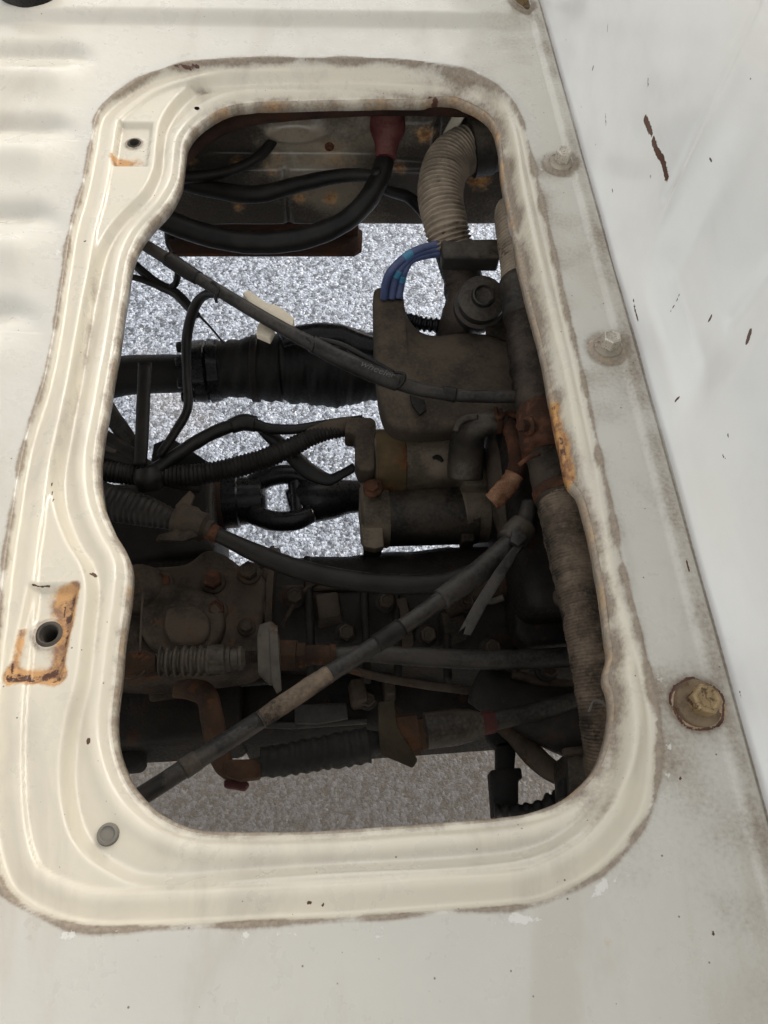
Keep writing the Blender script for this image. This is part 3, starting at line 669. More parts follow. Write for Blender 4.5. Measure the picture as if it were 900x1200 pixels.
# ------------------------------------------------------------------ corrugated air hose with black clamp collar
t = thing('air_hose', P(535, 320, -.14), 'ribbed tan air hose with black collar beside the blue wires', 'hose')
tube('ribbed_sleeve', [(560, 174, -.092, 27), (541, 178, -.092, 28), (523, 195, -.094, 28), (516, 228, -.10, 27), (522, 262, -.11, 26), (530, 292, -.125, 25)], 'hose_tan', t, seg=28, rib=(.0047, .14), lump=.012)
tube('lower_section', [(528, 285, -.125, 21), (537, 310, -.14, 22), (543, 335, -.155, 22), (540, 370, -.17, 21), (528, 400, -.20, 20)], 'tar', t, 50, 20, lump=.07)
wa, wb = P(551, 174, -.092), P(606, 164, -.086); rr = RM(33, wa)
lathe('collar', wa, wb, [(0, rr * .86), (.02, rr), (.42, rr), (.45, rr * .93), (.7, rr * .9), (1, rr * .88)], 'plastic', t, 32)

# ------------------------------------------------------------------ long radiator-type hose under the right edge
t = thing('coolant_pipe', P(660, 600, -.13), 'long dusty wrapped coolant hose beneath the right hatch edge', 'pipe')
tube('ribbed_upper_hose', [(604, 236, -.085, 16), (603, 244, -.088, 22), (604, 262, -.09, 24), (608, 300, -.095, 23), (612, 345, -.10, 23)], 'hose_tan', t, seg=24, rib=(.0042, .09), lump=.02)
tube('upper_collar', [(611, 332, -.10, 26), (616, 372, -.10, 26)], 'plastic', t, 6, 26)
tube('tarred_hose', [(615, 360, -.103, 23), (622, 420, -.108, 25), (632, 488, -.112, 25)], 'tar', t, 60, 28, lump=.08, lumpscale=140)
tube('rusty_sleeve', [(633, 482, -.108, 29), (642, 532, -.108, 30)], 'rusty', t, 8, 24, lump=.02)
tube('steel_joint', [(640, 522, -.112, 26), (655, 588, -.112, 27)], 'cast', t, 10, 24)
tube('joint_lip', [(652, 572, -.112, 29), (655, 582, -.112, 29)], 'rusty', t, 4, 24)
tube('wrapped_hose', [(654, 578, -.112, 27), (668, 640, -.112, 28), (684, 710, -.115, 28), (696, 780, -.12, 27), (706, 850, -.13, 26), (712, 920, -.15, 25), (716, 980, -.17, 25)], 'hose_dirty', t, seg=26, rib=(.0026, .035), lump=.035, lumpscale=110)
tube('paint_smear', [(690, 834, -.1005, 1.2), (696, 822, -.0985, 1.4), (706, 823, -.0985, 2.0), (712, 830, -.0995, 1.6), (716, 838, -.101, 1)], 'marking', t, 24, 6, lump=.4, squash=(1, .3))
hexbolt(P(618, 500, -.09), (-.8, -.2, .5), .010, .008, ('rusty', 'rusty'), t, name='clamp_screw')
tube('clamp_ear', [(608, 545, -.085, 2.5), (620, 536, -.08, 3), (632, 532, -.08, 3)], 'rusty', t, 12, 8)

# ------------------------------------------------------------------ blue leads and black sleeve
t = thing('ignition_leads', P(480, 300, -.13), 'three blue ignition leads gathered in a black sleeve', 'cable')
for i, (dx, dz) in enumerate(((0, 0), (9, -.004), (17, -.008))):
    pp = [(528, 284 + i * 6, -.115 + dz, 4.8), (505, 288 + i * 5, -.115 + dz, 4.8), (483, 296 + i * 4, -.118 + dz, 4.8), (464 + dx * .6, 311 + i * 3, -.125 + dz, 4.8), (453 + dx, 328 + i * 2, -.14 + dz, 4.8), (450 + dx, 350, -.16, 4.8)]
    o = tube('lead', pp, 'blue', t, 60, 12)
    k0 = (2, 3, 3)[i]; a, b = pp[k0], pp[k0 + 1]
    mid = [tuple(np.array(a) * (1 - f) + np.array(b) * f + np.array([0, 0, .0005, .5])) for f in (.15, .5, .85)]
    w_, r_ = wpts(pp); c = catmull(np.column_stack([w_, r_]), 101)
    s0 = int(100 * (k0 + (.05, .15, .35)[i]) / 5); V, Fc = sweep(c[s0:s0 + 11, :3], c[s0:s0 + 11, 3] * 1.05, 12); add('colour_band', V, Fc, 'blue_light', o)
slab('heat_sleeve', [(517, 280), (586, 279), (586, 302), (519, 301)], .020, 'plastic', t, .003, 3, z=-.105)
w_ = P(586, 292, -.115); lathe('sleeve_end', w_, P(604, 292, -.115), [(0, .0045), (1, .0045)], 'blue', t, 14)

# ------------------------------------------------------------------ heat shield
t = thing('heat_shield', P(510, 440, -.22), 'smooth dusty brown heat shield with a tall curved horn', 'heat shield')
out = [(437, 346), (439, 336), (447, 333), (466, 333), (472, 341), (474, 356), (480, 372), (493, 386), (512, 391), (545, 388), (580, 390), (606, 392), (612, 440), (612, 486), (575, 494), (540, 500), (510, 504), (480, 504), (463, 500), (452, 490), (445, 470), (441, 440), (438, 400)]
def shield():
    z0 = -.165; pts = np.array([P(a, b, z0) for a, b in out]); pts = catmull(np.vstack([pts, pts[:1]]), 121)[:-1]
    c = np.array([*P(478, 440, z0)[:2], z0]); V = []; lev = [(.99, -.022), (1.0, -.014), (.997, -.006), (.975, -.002), (.93, .0), (.80, .003), (.55, .006), (.3, .008), (.1, .009)]
    n = len(pts)
    for s, dz in lev:
        f = c + (pts - c) * s; f[:, 2] = z0 + dz; V.append(f)
    V = np.vstack(V); Fc = [(i * n + j, i * n + (j + 1) % n, (i + 1) * n + (j + 1) % n, (i + 1) * n + j) for i in range(len(lev) - 1) for j in range(n)]
    Fc.append(tuple((len(lev) - 1) * n + j for j in range(n)))
    o = add('cover', V, Fc, 'shield', t); sharp(o, 60)
shield()
slab('seam_tab', [(480, 462), (498, 468), (500, 480), (492, 486), (483, 474)], .004, 'cast_dark', t, .001, z=-.152)
t2 = thing('vacuum_valve', P(565, 362, -.16), 'round dusty vacuum valve with stepped cap by the shield', 'valve')
p0 = P(558, 366, -.165); p1 = P(567, 345, -.118); rr = RM(31, p1)
lathe('valve_body', p0, p1, [(0, rr * .9), (.25, rr * .98), (.40, rr), (.46, rr), (.5, rr * .86), (.62, rr * .84), (.66, rr * .93), (.80, rr * .90), (.88, rr * .6), (.90, rr * .46), (1.0, rr * .42), (1.02, rr * .36), (.95, rr * .30), (.93, .0004)], 'plastic', t2, 40)
slab('bracket', [(566, 364), (592, 368), (600, 400), (570, 390)], .004, 'cast', t2, .001, z=-.152)
tag(tube('ribbed_pipe_stub', [(474, 374, -.185, 9), (498, 380, -.185, 9), (530, 382, -.185, 9)], 'black_gloss', None, seg=16, rib=(.006, .25)), 'short ribbed black pipe peeking over the heat shield', 'pipe')

# ------------------------------------------------------------------ long cable across the opening
t = thing('throttle_cable', P(300, 360, -.1), 'long grey sheathed cable slanting across the sunlit asphalt', 'cable')
main = [(120, 262, -.055, 7), (162, 283, -.062, 7), (215, 315, -.068, 7.5), (275, 352, -.074, 7.5), (330, 384, -.080, 8), (375, 408, -.085, 9), (420, 430, -.09, 9.5), (465, 448, -.10, 9), (500, 458, -.108, 8), (545, 464, -.113, 7.5), (600, 465, -.115, 7.5), (640, 466, -.12, 7.5)]
tube('sheath', main, 'cable', t, 130, 14)
tube('outer_sleeve', [(366, 403, -.0842, 10.2), (390, 416, -.087, 10.5), (420, 430, -.09, 11), (450, 443, -.096, 10.5), (466, 449, -.1, 10)], 'cable', t, 40, 16)
tube('split_wire', [(372, 397, -.08, 3), (400, 404, -.082, 3.5), (430, 420, -.088, 4), (462, 438, -.096, 3.5)], 'cable_dark', t, 30, 8)
tube('cable_tie', [(249, 331, -.062, 2.2), (256, 338, -.059, 2.5), (253, 349, -.066, 2.2), (254, 355, -.07, 1.5)], 'cable_dark', t, 16, 8)
tube('cable_tie', [(462, 436, -.086, 2), (473, 438, -.084, 2.5), (473, 446, -.086, 2.5), (466, 455, -.093, 2)], 'cable_dark', t, 16, 8)
tube('cable_tie', [(360, 396, -.073, 1.8), (367, 403, -.07, 2.0), (365, 412, -.076, 1.8)], 'cable_dark', t, 14, 8)
# pale worn lettering printed along the sleeve
def lettering():
    cu = bpy.data.curves.new('lettering', 'FONT'); cu.body = 'wheeler'; cu.size = .0098; cu.shear = .3; cu.align_x = 'LEFT'; cu.resolution_u = 3
    o = bpy.data.objects.new('lettering', cu); COL.objects.link(o)
    dg = bpy.context.evaluated_depsgraph_get(); me = bpy.data.meshes.new_from_object(o.evaluated_get(dg)); bpy.data.objects.remove(o)
    w_, r_ = wpts(main); c = catmull(np.column_stack([w_, r_]), 400)[:, :3]
    L = np.concatenate([[0], np.cumsum(np.linalg.norm(np.diff(c, axis=0), axis=1))])
    st = P(420, 430, -.09); i0 = np.argmin(((c - st) ** 2).sum(1)); s0 = L[i0]; rad = RM(11.3, st)
    bm = bmesh.new(); bm.from_mesh(me); bmesh.ops.subdivide_edges(bm, edges=bm.edges, cuts=1)
    for v in bm.verts:
        s = s0 + v.co.x; p = np.array([np.interp(s, L, c[:, i]) for i in range(3)]); p2 = np.array([np.interp(s + .002, L, c[:, i]) for i in range(3)])
        tn = nrm(p2 - p); sd = nrm(np.cross((0, 0, 1.), tn)); up = np.cross(tn, sd); up = up if up[2] > 0 else -up
        a = (v.co.y - .0030) / rad - .12; v.co = Vector(p + sd * math.sin(a) * rad + up * math.cos(a) * rad)
    bm.to_mesh(me); bm.free(); addm('lettering', me, 'marking', t, False)
lettering()
t2 = thing('cable_clip', P(325, 378, -.09), 'cream plastic clip holding the long grey cable', 'clip')
slab('clip_body', [(284, 343), (291, 339), (312, 354), (327, 358), (345, 372), (342, 385), (318, 378), (298, 362)], .010, 'white_clip', t2, .0012, z=-.082)
slab('clip_tongue', [(302, 380), (308, 374), (322, 386), (316, 397), (300, 390)], .008, 'white_clip', t2, .001, z=-.088)

tube('tape_wrap', [(196, 303, -.0655, 8.6), (216, 316, -.068, 8.9), (232, 326, -.0695, 8.5)], 'rubber', t, 14, 14, lump=.05)
tube('tape_wrap', [(518, 460, -.1105, 8.8), (534, 463, -.112, 9)], 'rubber', t, 8, 14, lump=.05)
# small wires on the left
wires = [('thin_wire', [(140, 292, -.16, 4), (160, 312, -.165, 5), (185, 333, -.17, 6), (205, 343, -.17, 6), (222, 360, -.17, 6), (232, 370, -.17, 4)], 'short black wire joined below the long grey cable'),
         ('thin_wire', [(130, 328, -.165, 3), (155, 325, -.166, 3.5), (178, 332, -.168, 4), (196, 338, -.17, 4)], 'thin black wire leading to the hatch rim'),
         ('thin_wire', [(200, 338, -.168, 4), (207, 330, -.16, 4), (208, 316, -.14, 4), (204, 298, -.12, 4)], 'hooked black wire looping over the long grey cable'),
         ('thin_wire', [(262, 345, -.10, 5), (242, 345, -.12, 5.5), (228, 360, -.14, 6), (219, 395, -.17, 6), (219, 440, -.19, 5.5), (220, 478, -.20, 5.5), (206, 505, -.21, 5.5), (186, 535, -.22, 5)], 'black wire dropping from the grey cable to the loom'),
         ('thin_wire', [(232, 368, -.17, 1.6), (248, 385, -.2, 1.4), (262, 402, -.24, 1.2)], 'hair-thin black wire ending at the bolted flange')]
for nme, pp, lab in wires: tag(tube(nme, pp, 'cable_dark', None, 50, 10), lab, 'wire')
tag(tube('flat_strap', [(170, 425, -.20, 8), (168, 470, -.205, 8), (166, 515, -.21, 8), (164, 545, -.22, 8)], 'rubber', None, 20, 10, squash=(1, .35)), 'upright flat black strap in front of the drive shaft', 'strap')

# ------------------------------------------------------------------ drive shaft with bolted flange and black boot
t = thing('drive_shaft', P(300, 430, -.34), 'black drive shaft with bolted flange and torn rubber boot', 'drive shaft')
z = -.33; A = P(60, 452, z); Bq = P(240, 436, z)
tube('shaft', [(60, 462, z, 22), (120, 445, z, 24), (160, 439, z, 23), (245, 437, z, 22)], 'black_bracket', t, 24, 24)
fa, fb = P(222, 436, z), P(262, 434, z); rr = RM(36, fa)
lathe('flange', fa, fb, [(0, rr * .6), (.18, rr * .98), (.5, rr), (.56, rr * .92), (.6, rr), (.9, rr * .97), (1, rr * .5)], 'black_gloss', t, 32, lump=.03)
for i in range(8):
    a = i * math.pi / 4 + .3; ax = nrm(fb - fa); u = nrm(np.cross(ax, (0, 0, 1))); v = np.cross(ax, u)
    hexbolt(fa + ax * .001 + (u * math.cos(a) + v * math.sin(a)) * rr * .86, -ax, .012, .010, ('black_gloss', 'black_gloss'), t, name='flange_bolt', flange=1.3)
tube('joint_housing', [(255, 434, z, 34), (275, 433, z, 33), (300, 432, z, 37), (330, 432, z, 40)], 'black_bracket', t, 24, 26, lump=.06, lumpscale=90)
tube('rubber_boot', [(318, 432, z, 33), (335, 430, z, 42), (360, 429, z, 44), (385, 430, z, 47), (405, 430, z, 46), (425, 430, z, 41), (450, 430, z, 39), (480, 430, z, 36)], 'black_bracket', t, 80, 30, lump=.045, lumpscale=70)
tube('boot_clamp', [(296, 432, z, 39.5), (304, 432, z, 39.5)], 'cast_dark', t, 5, 28)
tag(tube('folded_boot_hose', [(330, 400, -.26, 8), (355, 393, -.262, 13), (395, 393, -.264, 14), (420, 402, -.266, 13), (450, 410, -.268, 13)], 'black_gloss', None, 40, 14, lump=.05), 'fat black hose running above the torn rubber boot', 'hose')

# ------------------------------------------------------------------ wiring harness
t = thing('wiring_harness', P(250, 540, -.25), 'black corrugated wiring harness leading to the starter', 'wiring')
tube('corrugated_conduit', [(80, 545, -.235, 13), (130, 553, -.235, 13), (185, 558, -.235, 13), (240, 555, -.235, 13), (300, 541, -.235, 13), (335, 527, -.232, 12), (370, 510, -.23, 11), (400, 502, -.228, 11), (428, 498, -.226, 10)], 'rubber', t, seg=18, rib=(.0042, .13))
tube('branch', [(165, 560, -.225, 8), (190, 545, -.225, 8), (230, 518, -.225, 8), (265, 501, -.225, 8), (290, 496, -.225, 8), (315, 502, -.225, 6.5), (345, 503, -.225, 6), (385, 497, -.225, 6), (425, 493, -.225, 7)], 'cable_dark', t, 70, 12, lump=.05)
tube('tape_wrap', [(270, 500, -.2245, 9), (285, 495, -.2245, 10), (300, 497, -.2245, 9.5)], 'cable_dark', t, 12, 12)
tube('tape_wrap', [(172, 548, -.222, 13), (174, 560, -.228, 18), (176, 574, -.236, 14)], 'rubber', t, 14, 14)
tube('loom_tail', [(300, 498, -.232, 5), (318, 512, -.24, 9), (340, 532, -.25, 10), (362, 552, -.26, 11), (385, 562, -.265, 8), (400, 556, -.262, 6), (416, 547, -.258, 6)], 'cable_dark', t, 40, 12, squash=(1, .6))
tube('loom_tail', [(80, 520, -.235, 12), (125, 532, -.235, 12), (160, 545, -.235, 12), (200, 562, -.24, 10), (235, 572, -.25, 7)], 'rubber', t, 40, 12, lump=.05)
tube('loom_tail', [(95, 440, -.22, 5), (120, 475, -.225, 9), (140, 500, -.228, 10), (160, 530, -.23, 9)], 'cable', t, 30, 12, squash=(1, .5))
tube('loom_tail', [(95, 500, -.225, 8), (122, 512, -.225, 9), (150, 530, -.228, 9), (178, 552, -.23, 8)], 'rubber', t, 30, 12)
tube('silver_tape', [(112, 517, -.214, 3), (128, 527, -.2145, 3.2), (136, 529, -.215, 2)], 'steel', t, 10, 8, squash=(1, .5))
slab('bracket_tab', [(125, 475), (133, 471), (152, 503), (172, 540), (162, 545), (143, 512)], .004, 'steel', t, .0008, z=-.226)
slab('bracket_tab', [(180, 520), (200, 512), (255, 548), (210, 556), (175, 550)], .006, 'black_bracket', t, .001, z=-.245)

# ------------------------------------------------------------------ starter motor
t = thing('starter_motor', P(510, 580, -.30), 'dusty starter motor with yellowed band beside the harness', 'starter motor')
z1, z2 = -.245, -.285
a, b = P(436, 540, z1), P(548, 536, z1); rr = RM(37, a)
lathe('solenoid', a, b, [(0, rr * .88), (.02, rr * .95), (.22, rr * .95), (.30, rr * .97), (.31, rr), (.98, rr), (1, rr * .94)], 'starter', t, 40)
lathe('solenoid_band', P(440, 540, z1), P(474, 539, z1), [(0, rr * .98), (.5, rr * .99), (.56, rr * 1.035), (.95, rr * 1.03), (1, rr * .98)], 'yellowed', t, 40, lump=.006)
tube('dent_mark', [(507, 537, z1 + .0352, 2), (513, 536, z1 + .0355, 4), (519, 541, z1 + .0355, 2)], 'cast_dark', t, 8, 8, squash=(1, .25))
a, b = P(430, 605, z2), P(556, 600, z2); rr2 = RM(38, a)
lathe('motor_body', a, b, [(0, rr2 * .82), (.02, rr2 * .96), (.98, rr2), (1, rr2)], 'starter_black', t, 40)
lathe('end_cap', P(422, 605, z2), P(456, 604, z2), [(0, rr2 * .86), (.1, rr2 * .98), (.9, rr2 * 1.01), (1, rr2 * .95)], 'starter', t, 36)
lathe('nose_housing', P(535, 598, z2), P(604, 592, z2), [(0, rr2 * .95), (.06, rr2 * 1.07), (.5, rr2 * 1.08), (.56, rr2 * .98), (.95, rr2 * .98), (1, rr2 * .8)], 'starter', t, 36)
block('nose_bridge', P(560, 560, z1 - .012), (.042, .05, .05), 'starter', t, (0, 0, -.03), .005)
slab('end_bracket', [(424, 548), (446, 548), (448, 590), (450, 640), (440, 643), (426, 640), (420, 600)], .012, 'starter', t, .002, z=-.262)
slab('foot', [(426, 634), (447, 632), (448, 643), (436, 645), (426, 643)], .02, 'cast', t, .002, z=-.272)
slab('foot', [(540, 622), (556, 618), (557, 634), (541, 635)], .02, 'cast', t, .002, z=-.272)
hexbolt(P(437, 572, -.232), (-.1, -.1, 1), .012, .006, ('rusty', 'rusty'), t, name='terminal_nut')
slab('terminal_strap', [(430, 560), (446, 557), (450, 574), (434, 578)], .004, 'rusty', t, .0008, z=-.234)
t2 = thing('terminal_boot', P(428, 520, -.23), 'brown rubber terminal boot capping the starter lead', 'boot')
slab('boot_cap', [(404, 491), (412, 488), (436, 488), (441, 493), (440, 512), (440, 548), (434, 552), (420, 550), (416, 540), (416, 508), (404, 507)], .028, 'shield', t2, .004, 3, z=-.212)
tube('boot_neck', [(360, 506, -.228, 7), (385, 501, -.226, 9), (412, 498, -.224, 10)], 'shield', t2, 20, 14)

# ------------------------------------------------------------------ hose elbow and rusty copper pipe
t = thing('hose_elbow', P(560, 500, -.16), 'hooked black rubber elbow clamped beside the rusty pipe', 'hose')
tube('elbow', [(545, 560, -.215, 21), (546, 535, -.20, 21), (548, 515, -.18, 20), (556, 502, -.16, 17), (572, 496, -.15, 14), (592, 494, -.15, 13)], 'plastic', t, 50, 22)
tube('outer_lip', [(534, 506, -.152, 4), (538, 496, -.148, 4.5), (548, 490, -.145, 4.5), (560, 489, -.143, 4)], 'plastic', t, 20, 10)
tube('clamp_band', [(580, 493, -.149, 15.5), (587, 493, -.149, 15.5)], 'rusty', t, 4, 22)
t = thing('heater_pipe', P(600, 540, -.15), 'bent flaky copper-brown pipe end beside the rusty sleeve', 'pipe')
tube('pipe', [(586, 492, -.15, 10), (598, 502, -.148, 10), (604, 520, -.148, 10), (606, 545, -.15, 10.5), (600, 563, -.155, 11), (588, 577, -.16, 11), (576, 588, -.166, 10)], 'rusty', t, 60, 16, lump=.05, lumpscale=160)
tube('flaky_crust', [(603, 556, -.1515, 11.5), (597, 567, -.1555, 12), (586, 579, -.1605, 12), (576, 588, -.1655, 11)], 'rust_orange', t, 60, 22, lump=.06, lumpscale=200)
tube('clamp_wire', [(581, 478, -.13, 2.5), (584, 490, -.125, 3), (594, 484, -.13, 3), (606, 488, -.135, 3)], 'rusty', t, 16, 8)
tag(tube('intake_pipe', [(600, 470, -.20, 24), (595, 530, -.205, 26), (600, 580, -.21, 27), (612, 625, -.22, 27), (640, 680, -.235, 28)], 'cast', None, 40, 24, lump=.015), 'dusty grey pipe running down behind the flaky copper pipe', 'pipe')

# ------------------------------------------------------------------ universal joint
t = thing('propeller_shaft', P(340, 585, -.33), 'glossy black propeller shaft with a universal joint', 'shaft')
z = -.335
lathe('yoke_tube', P(225, 590, z), P(312, 585, z), [(0, RM(28, P(260, 588, z))), (.3, RM(29, P(260, 588, z))), (.32, RM(32, P(260, 588, z))), (.62, RM(32, P(260, 588, z))), (.64, RM(29, P(260, 588, z))), (.95, RM(27, P(260, 588, z))), (1, RM(20, P(260, 588, z)))], 'black_gloss', t, 30)
lathe('rust_ring', P(236, 590, z), P(262, 588, z), [(0, RM(33.5, P(260, 588, z))), (1, RM(33.5, P(260, 588, z)))], 'brown', t, 30)
tube('yoke_arm', [(295, 568, z + .01, 12), (318, 558, z + .016, 12), (345, 556, z + .018, 11), (362, 562, z + .014, 10)], 'black_gloss', t, 24, 14)
tube('yoke_arm', [(295, 602, z + .01, 12), (318, 610, z + .014, 12), (345, 610, z + .014, 12), (365, 602, z + .012, 11)], 'black_gloss', t, 24, 14)
tube('cross_spider', [(345, 552, z + .015, 9), (348, 580, z + .012, 10), (350, 612, z + .014, 9)], 'black_gloss', t, 16, 14)
tube('rear_yoke', [(338, 592, z, 18), (365, 586, z, 27), (390, 584, z, 24), (410, 582, z, 20), (440, 582, z, 18), (470, 582, z, 18)], 'black_gloss', t, 30, 20)

# ------------------------------------------------------------------ gearbox: dark castings with bolts
t = thing('gearbox', P(300, 720, -.45), 'dark dusty cast gearbox with bolted side cover', 'gearbox')
zz = -.265
slab('side_cover', [(118, 700), (135, 672), (165, 664), (215, 660), (240, 644), (262, 648), (285, 664), (306, 672), (312, 690), (306, 730), (300, 775), (230, 790), (150, 795), (110, 780)], .06, 'cast', t, .006, 3, z=zz, smooth_n=60)
slab('raised_boss', [(165, 700), (195, 682), (232, 690), (256, 700), (262, 735), (240, 762), (190, 764), (165, 742)], .02, 'cast', t, .006, 3, z=zz + .014, smooth_n=40)
slab('raised_boss', [(195, 712), (225, 708), (244, 722), (240, 748), (205, 752), (192, 735)], .012, 'cast', t, .004, 3, z=zz + .025, smooth_n=30)
for (px_, py_, s, h_) in ((250, 682, .017, .010), (292, 672, .016, .012), (190, 684, .016, .008), (158, 692, .017, .012), (254, 716, .015, .010), (289, 735, .012, .008)):
    hexbolt(P(px_, py_, zz + .002), (.05, -.1, 1), s, h_, ('cast' if px_ > 260 else 'rusty', 'cast'), t, name='cover_bolt', flange=1.5)
pk = P(175, 690, zz + .006); lathe('bearing_boss', (pk[0] - .01, pk[1], zz - .02), (pk[0] - .01, pk[1], zz + .02), [(0, .026), (.7, .026), (.9, .023), (1, .018)], 'cast', t, 30)
# bell housing and sump: broad ribbed castings, sump drawn out rightwards to shade the asphalt
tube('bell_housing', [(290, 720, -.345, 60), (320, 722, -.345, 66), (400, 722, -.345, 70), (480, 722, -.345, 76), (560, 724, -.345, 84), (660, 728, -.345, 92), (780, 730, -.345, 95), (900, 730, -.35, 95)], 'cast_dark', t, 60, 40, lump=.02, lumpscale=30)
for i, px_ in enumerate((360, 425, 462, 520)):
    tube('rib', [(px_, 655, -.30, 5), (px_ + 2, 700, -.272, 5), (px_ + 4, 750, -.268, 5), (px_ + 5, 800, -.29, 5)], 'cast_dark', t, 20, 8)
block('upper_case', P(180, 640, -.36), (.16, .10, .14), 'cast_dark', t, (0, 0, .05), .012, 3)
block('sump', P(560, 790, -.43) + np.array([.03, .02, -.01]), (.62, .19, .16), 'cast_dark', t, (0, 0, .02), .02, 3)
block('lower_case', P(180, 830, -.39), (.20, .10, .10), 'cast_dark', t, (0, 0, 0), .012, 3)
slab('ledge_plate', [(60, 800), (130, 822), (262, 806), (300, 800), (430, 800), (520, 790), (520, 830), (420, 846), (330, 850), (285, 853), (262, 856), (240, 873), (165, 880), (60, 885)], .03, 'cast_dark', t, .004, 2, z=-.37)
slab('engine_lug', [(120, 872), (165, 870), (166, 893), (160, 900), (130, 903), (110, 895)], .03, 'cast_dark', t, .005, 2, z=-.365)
for o_ in ([(345, 826), (406, 823), (408, 842), (372, 848), (345, 848)], [(264, 797), (326, 792), (326, 800), (266, 805)]):
    slab('machined_face', o_, .006, 'alu', t, .0012, z=-.352 if o_[0][0] != 264 else -.345)
slab('casting_edge', [(250, 842), (340, 846), (430, 842), (430, 848), (340, 854), (250, 850)], .004, 'alu', t, .001, z=-.358)
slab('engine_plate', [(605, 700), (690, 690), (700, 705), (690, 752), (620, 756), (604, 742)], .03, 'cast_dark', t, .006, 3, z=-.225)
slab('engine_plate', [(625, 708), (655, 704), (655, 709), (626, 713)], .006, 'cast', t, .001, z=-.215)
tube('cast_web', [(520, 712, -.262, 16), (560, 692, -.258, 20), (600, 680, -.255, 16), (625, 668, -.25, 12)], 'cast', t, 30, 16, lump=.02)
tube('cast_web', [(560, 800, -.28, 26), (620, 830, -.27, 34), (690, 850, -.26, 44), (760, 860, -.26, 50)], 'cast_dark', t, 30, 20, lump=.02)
lathe('oil_cover', P(655, 640, -.24), P(655, 640, -.20), [(0, .04), (.8, .038), (.95, .034), (1, .02)], 'cast', t, 30)

def flange_ring(px0, py0, z0, rpx, w_, nb):
    a_, b_ = P(px0, py0, z0), P(px0 + w_, py0, z0); r0 = RM(rpx, a_); fl_ = lathe('bell_flange', a_, b_, [(0, r0 * .9), (.08, r0), (.9, r0), (1, r0 * .92)], 'cast', t, 48)
    ax_ = nrm(b_ - a_); u_ = nrm(np.cross(ax_, (0, 0, 1.))); v_ = np.cross(ax_, u_)
    for i_ in range(nb):
        an = math.pi * (i_ + .5) / nb; d_ = u_ * math.cos(an) + v_ * math.sin(an); d_ = d_ if (v_ * math.sin(an))[2] > 0 else u_ * math.cos(an) - v_ * math.sin(an)
        hexbolt(a_ + d_ * r0 * .93 - ax_ * .001, -ax_, .013, .009, ('cast', 'cast'), t, name='flange_bolt', flange=1.4)
flange_ring(318, 722, -.345, 80, 9, 6); flange_ring(590, 726, -.345, 100, 10, 7)
for pp_ in ([(330, 690, -.285, 4), (420, 688, -.275, 5), (510, 684, -.265, 5), (580, 672, -.255, 4)], [(340, 760, -.28, 5), (430, 790, -.275, 5), (520, 806, -.275, 5), (600, 812, -.27, 6)],
            [(600, 790, -.25, 6), (640, 800, -.25, 7), (690, 805, -.25, 7)], [(330, 735, -.27, 3), (350, 700, -.272, 3), (372, 682, -.275, 3), (400, 676, -.28, 3)]):
    tube('oil_line', pp_, 'cast', t, 30, 10, lump=.05)
for c_ in ((345, 700, -.272), (405, 742, -.262), (452, 706, -.262), (500, 745, -.258), (545, 706, -.255), (640, 785, -.235), (575, 760, -.25), (215, 840, -.36), (320, 838, -.36), (430, 820, -.35)):
    hexbolt(P(*c_), (.1, -.2, 1), .014, .009, ('cast', 'cast_dark'), t, name='casting_bolt', flange=1.6)
for c_, sz in (((385, 715, -.285), (.03, .035, .03)), ((470, 728, -.28), (.022, .05, .03)), ((530, 735, -.278), (.03, .03, .035)), ((200, 812, -.345), (.05, .02, .02)), ((420, 812, -.345), (.02, .03, .03)), ((455, 805, -.345), (.015, .03, .03))):
    block('casting_boss', P(*c_), sz, 'cast', t, (0, 0, .1), .004, 2, taper=.8)
# engine block masses beneath the floor on the right (dark backdrop behind the hoses, added to shade the asphalt)
t = thing('engine_shade_block', P(720, 560, -.42), 'dark engine block side added below the right hatch edge for shade', 'engine')
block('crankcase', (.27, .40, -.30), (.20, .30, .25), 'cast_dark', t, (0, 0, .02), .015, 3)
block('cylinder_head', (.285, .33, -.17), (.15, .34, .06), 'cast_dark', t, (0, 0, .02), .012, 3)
for i in range(5):
    hexbolt((.195 + .02 * (i % 2), .24 + i * .06, -.138), (0, 0, 1), .012, .008, ('cast', 'cast'), t, name='head_bolt')

# ------------------------------------------------------------------ clutch cable with dusty bracket
t = thing('clutch_cable', P(300, 640, -.22), 'black clutch cable leaving a dusty bracket over the gearbox', 'cable')
tube('outer_boot', [(80, 570, -.225, 20), (118, 586, -.225, 22), (150, 594, -.225, 21), (180, 602, -.225, 17), (205, 610, -.225, 12)], 'rubber', t, seg=20, rib=(.006, .08))
slab('bracket', [(205, 592), (222, 574), (228, 580), (218, 606), (232, 628), (214, 634), (182, 632), (186, 626), (202, 622), (208, 612)], .005, 'cast', t, .0012, 2, z=-.205)
a, b = P(206, 608, -.215), P(248, 622, -.215); rr = RM(19, a)
lathe('ferrule', a, b, [(0, rr * .9), (.1, rr * 1.1), (.45, rr * 1.1), (.55, rr * .95), (.8, rr * .92), (.88, rr * .6), (1, rr * .58)], 'cast', t, 28)
tube('cable', [(236, 620, -.215, 9), (262, 630, -.217, 9), (300, 648, -.22, 11), (350, 667, -.222, 12), (410, 680, -.222, 12), (470, 685, -.22, 12), (520, 682, -.215, 11), (560, 668, -.21, 10), (600, 648, -.20, 9), (630, 635, -.195, 8)], 'rubber', t, 90, 16)
tube('rusty_end', [(232, 618, -.215, 10), (256, 627, -.216, 10)], 'rusty', t, 6, 16)

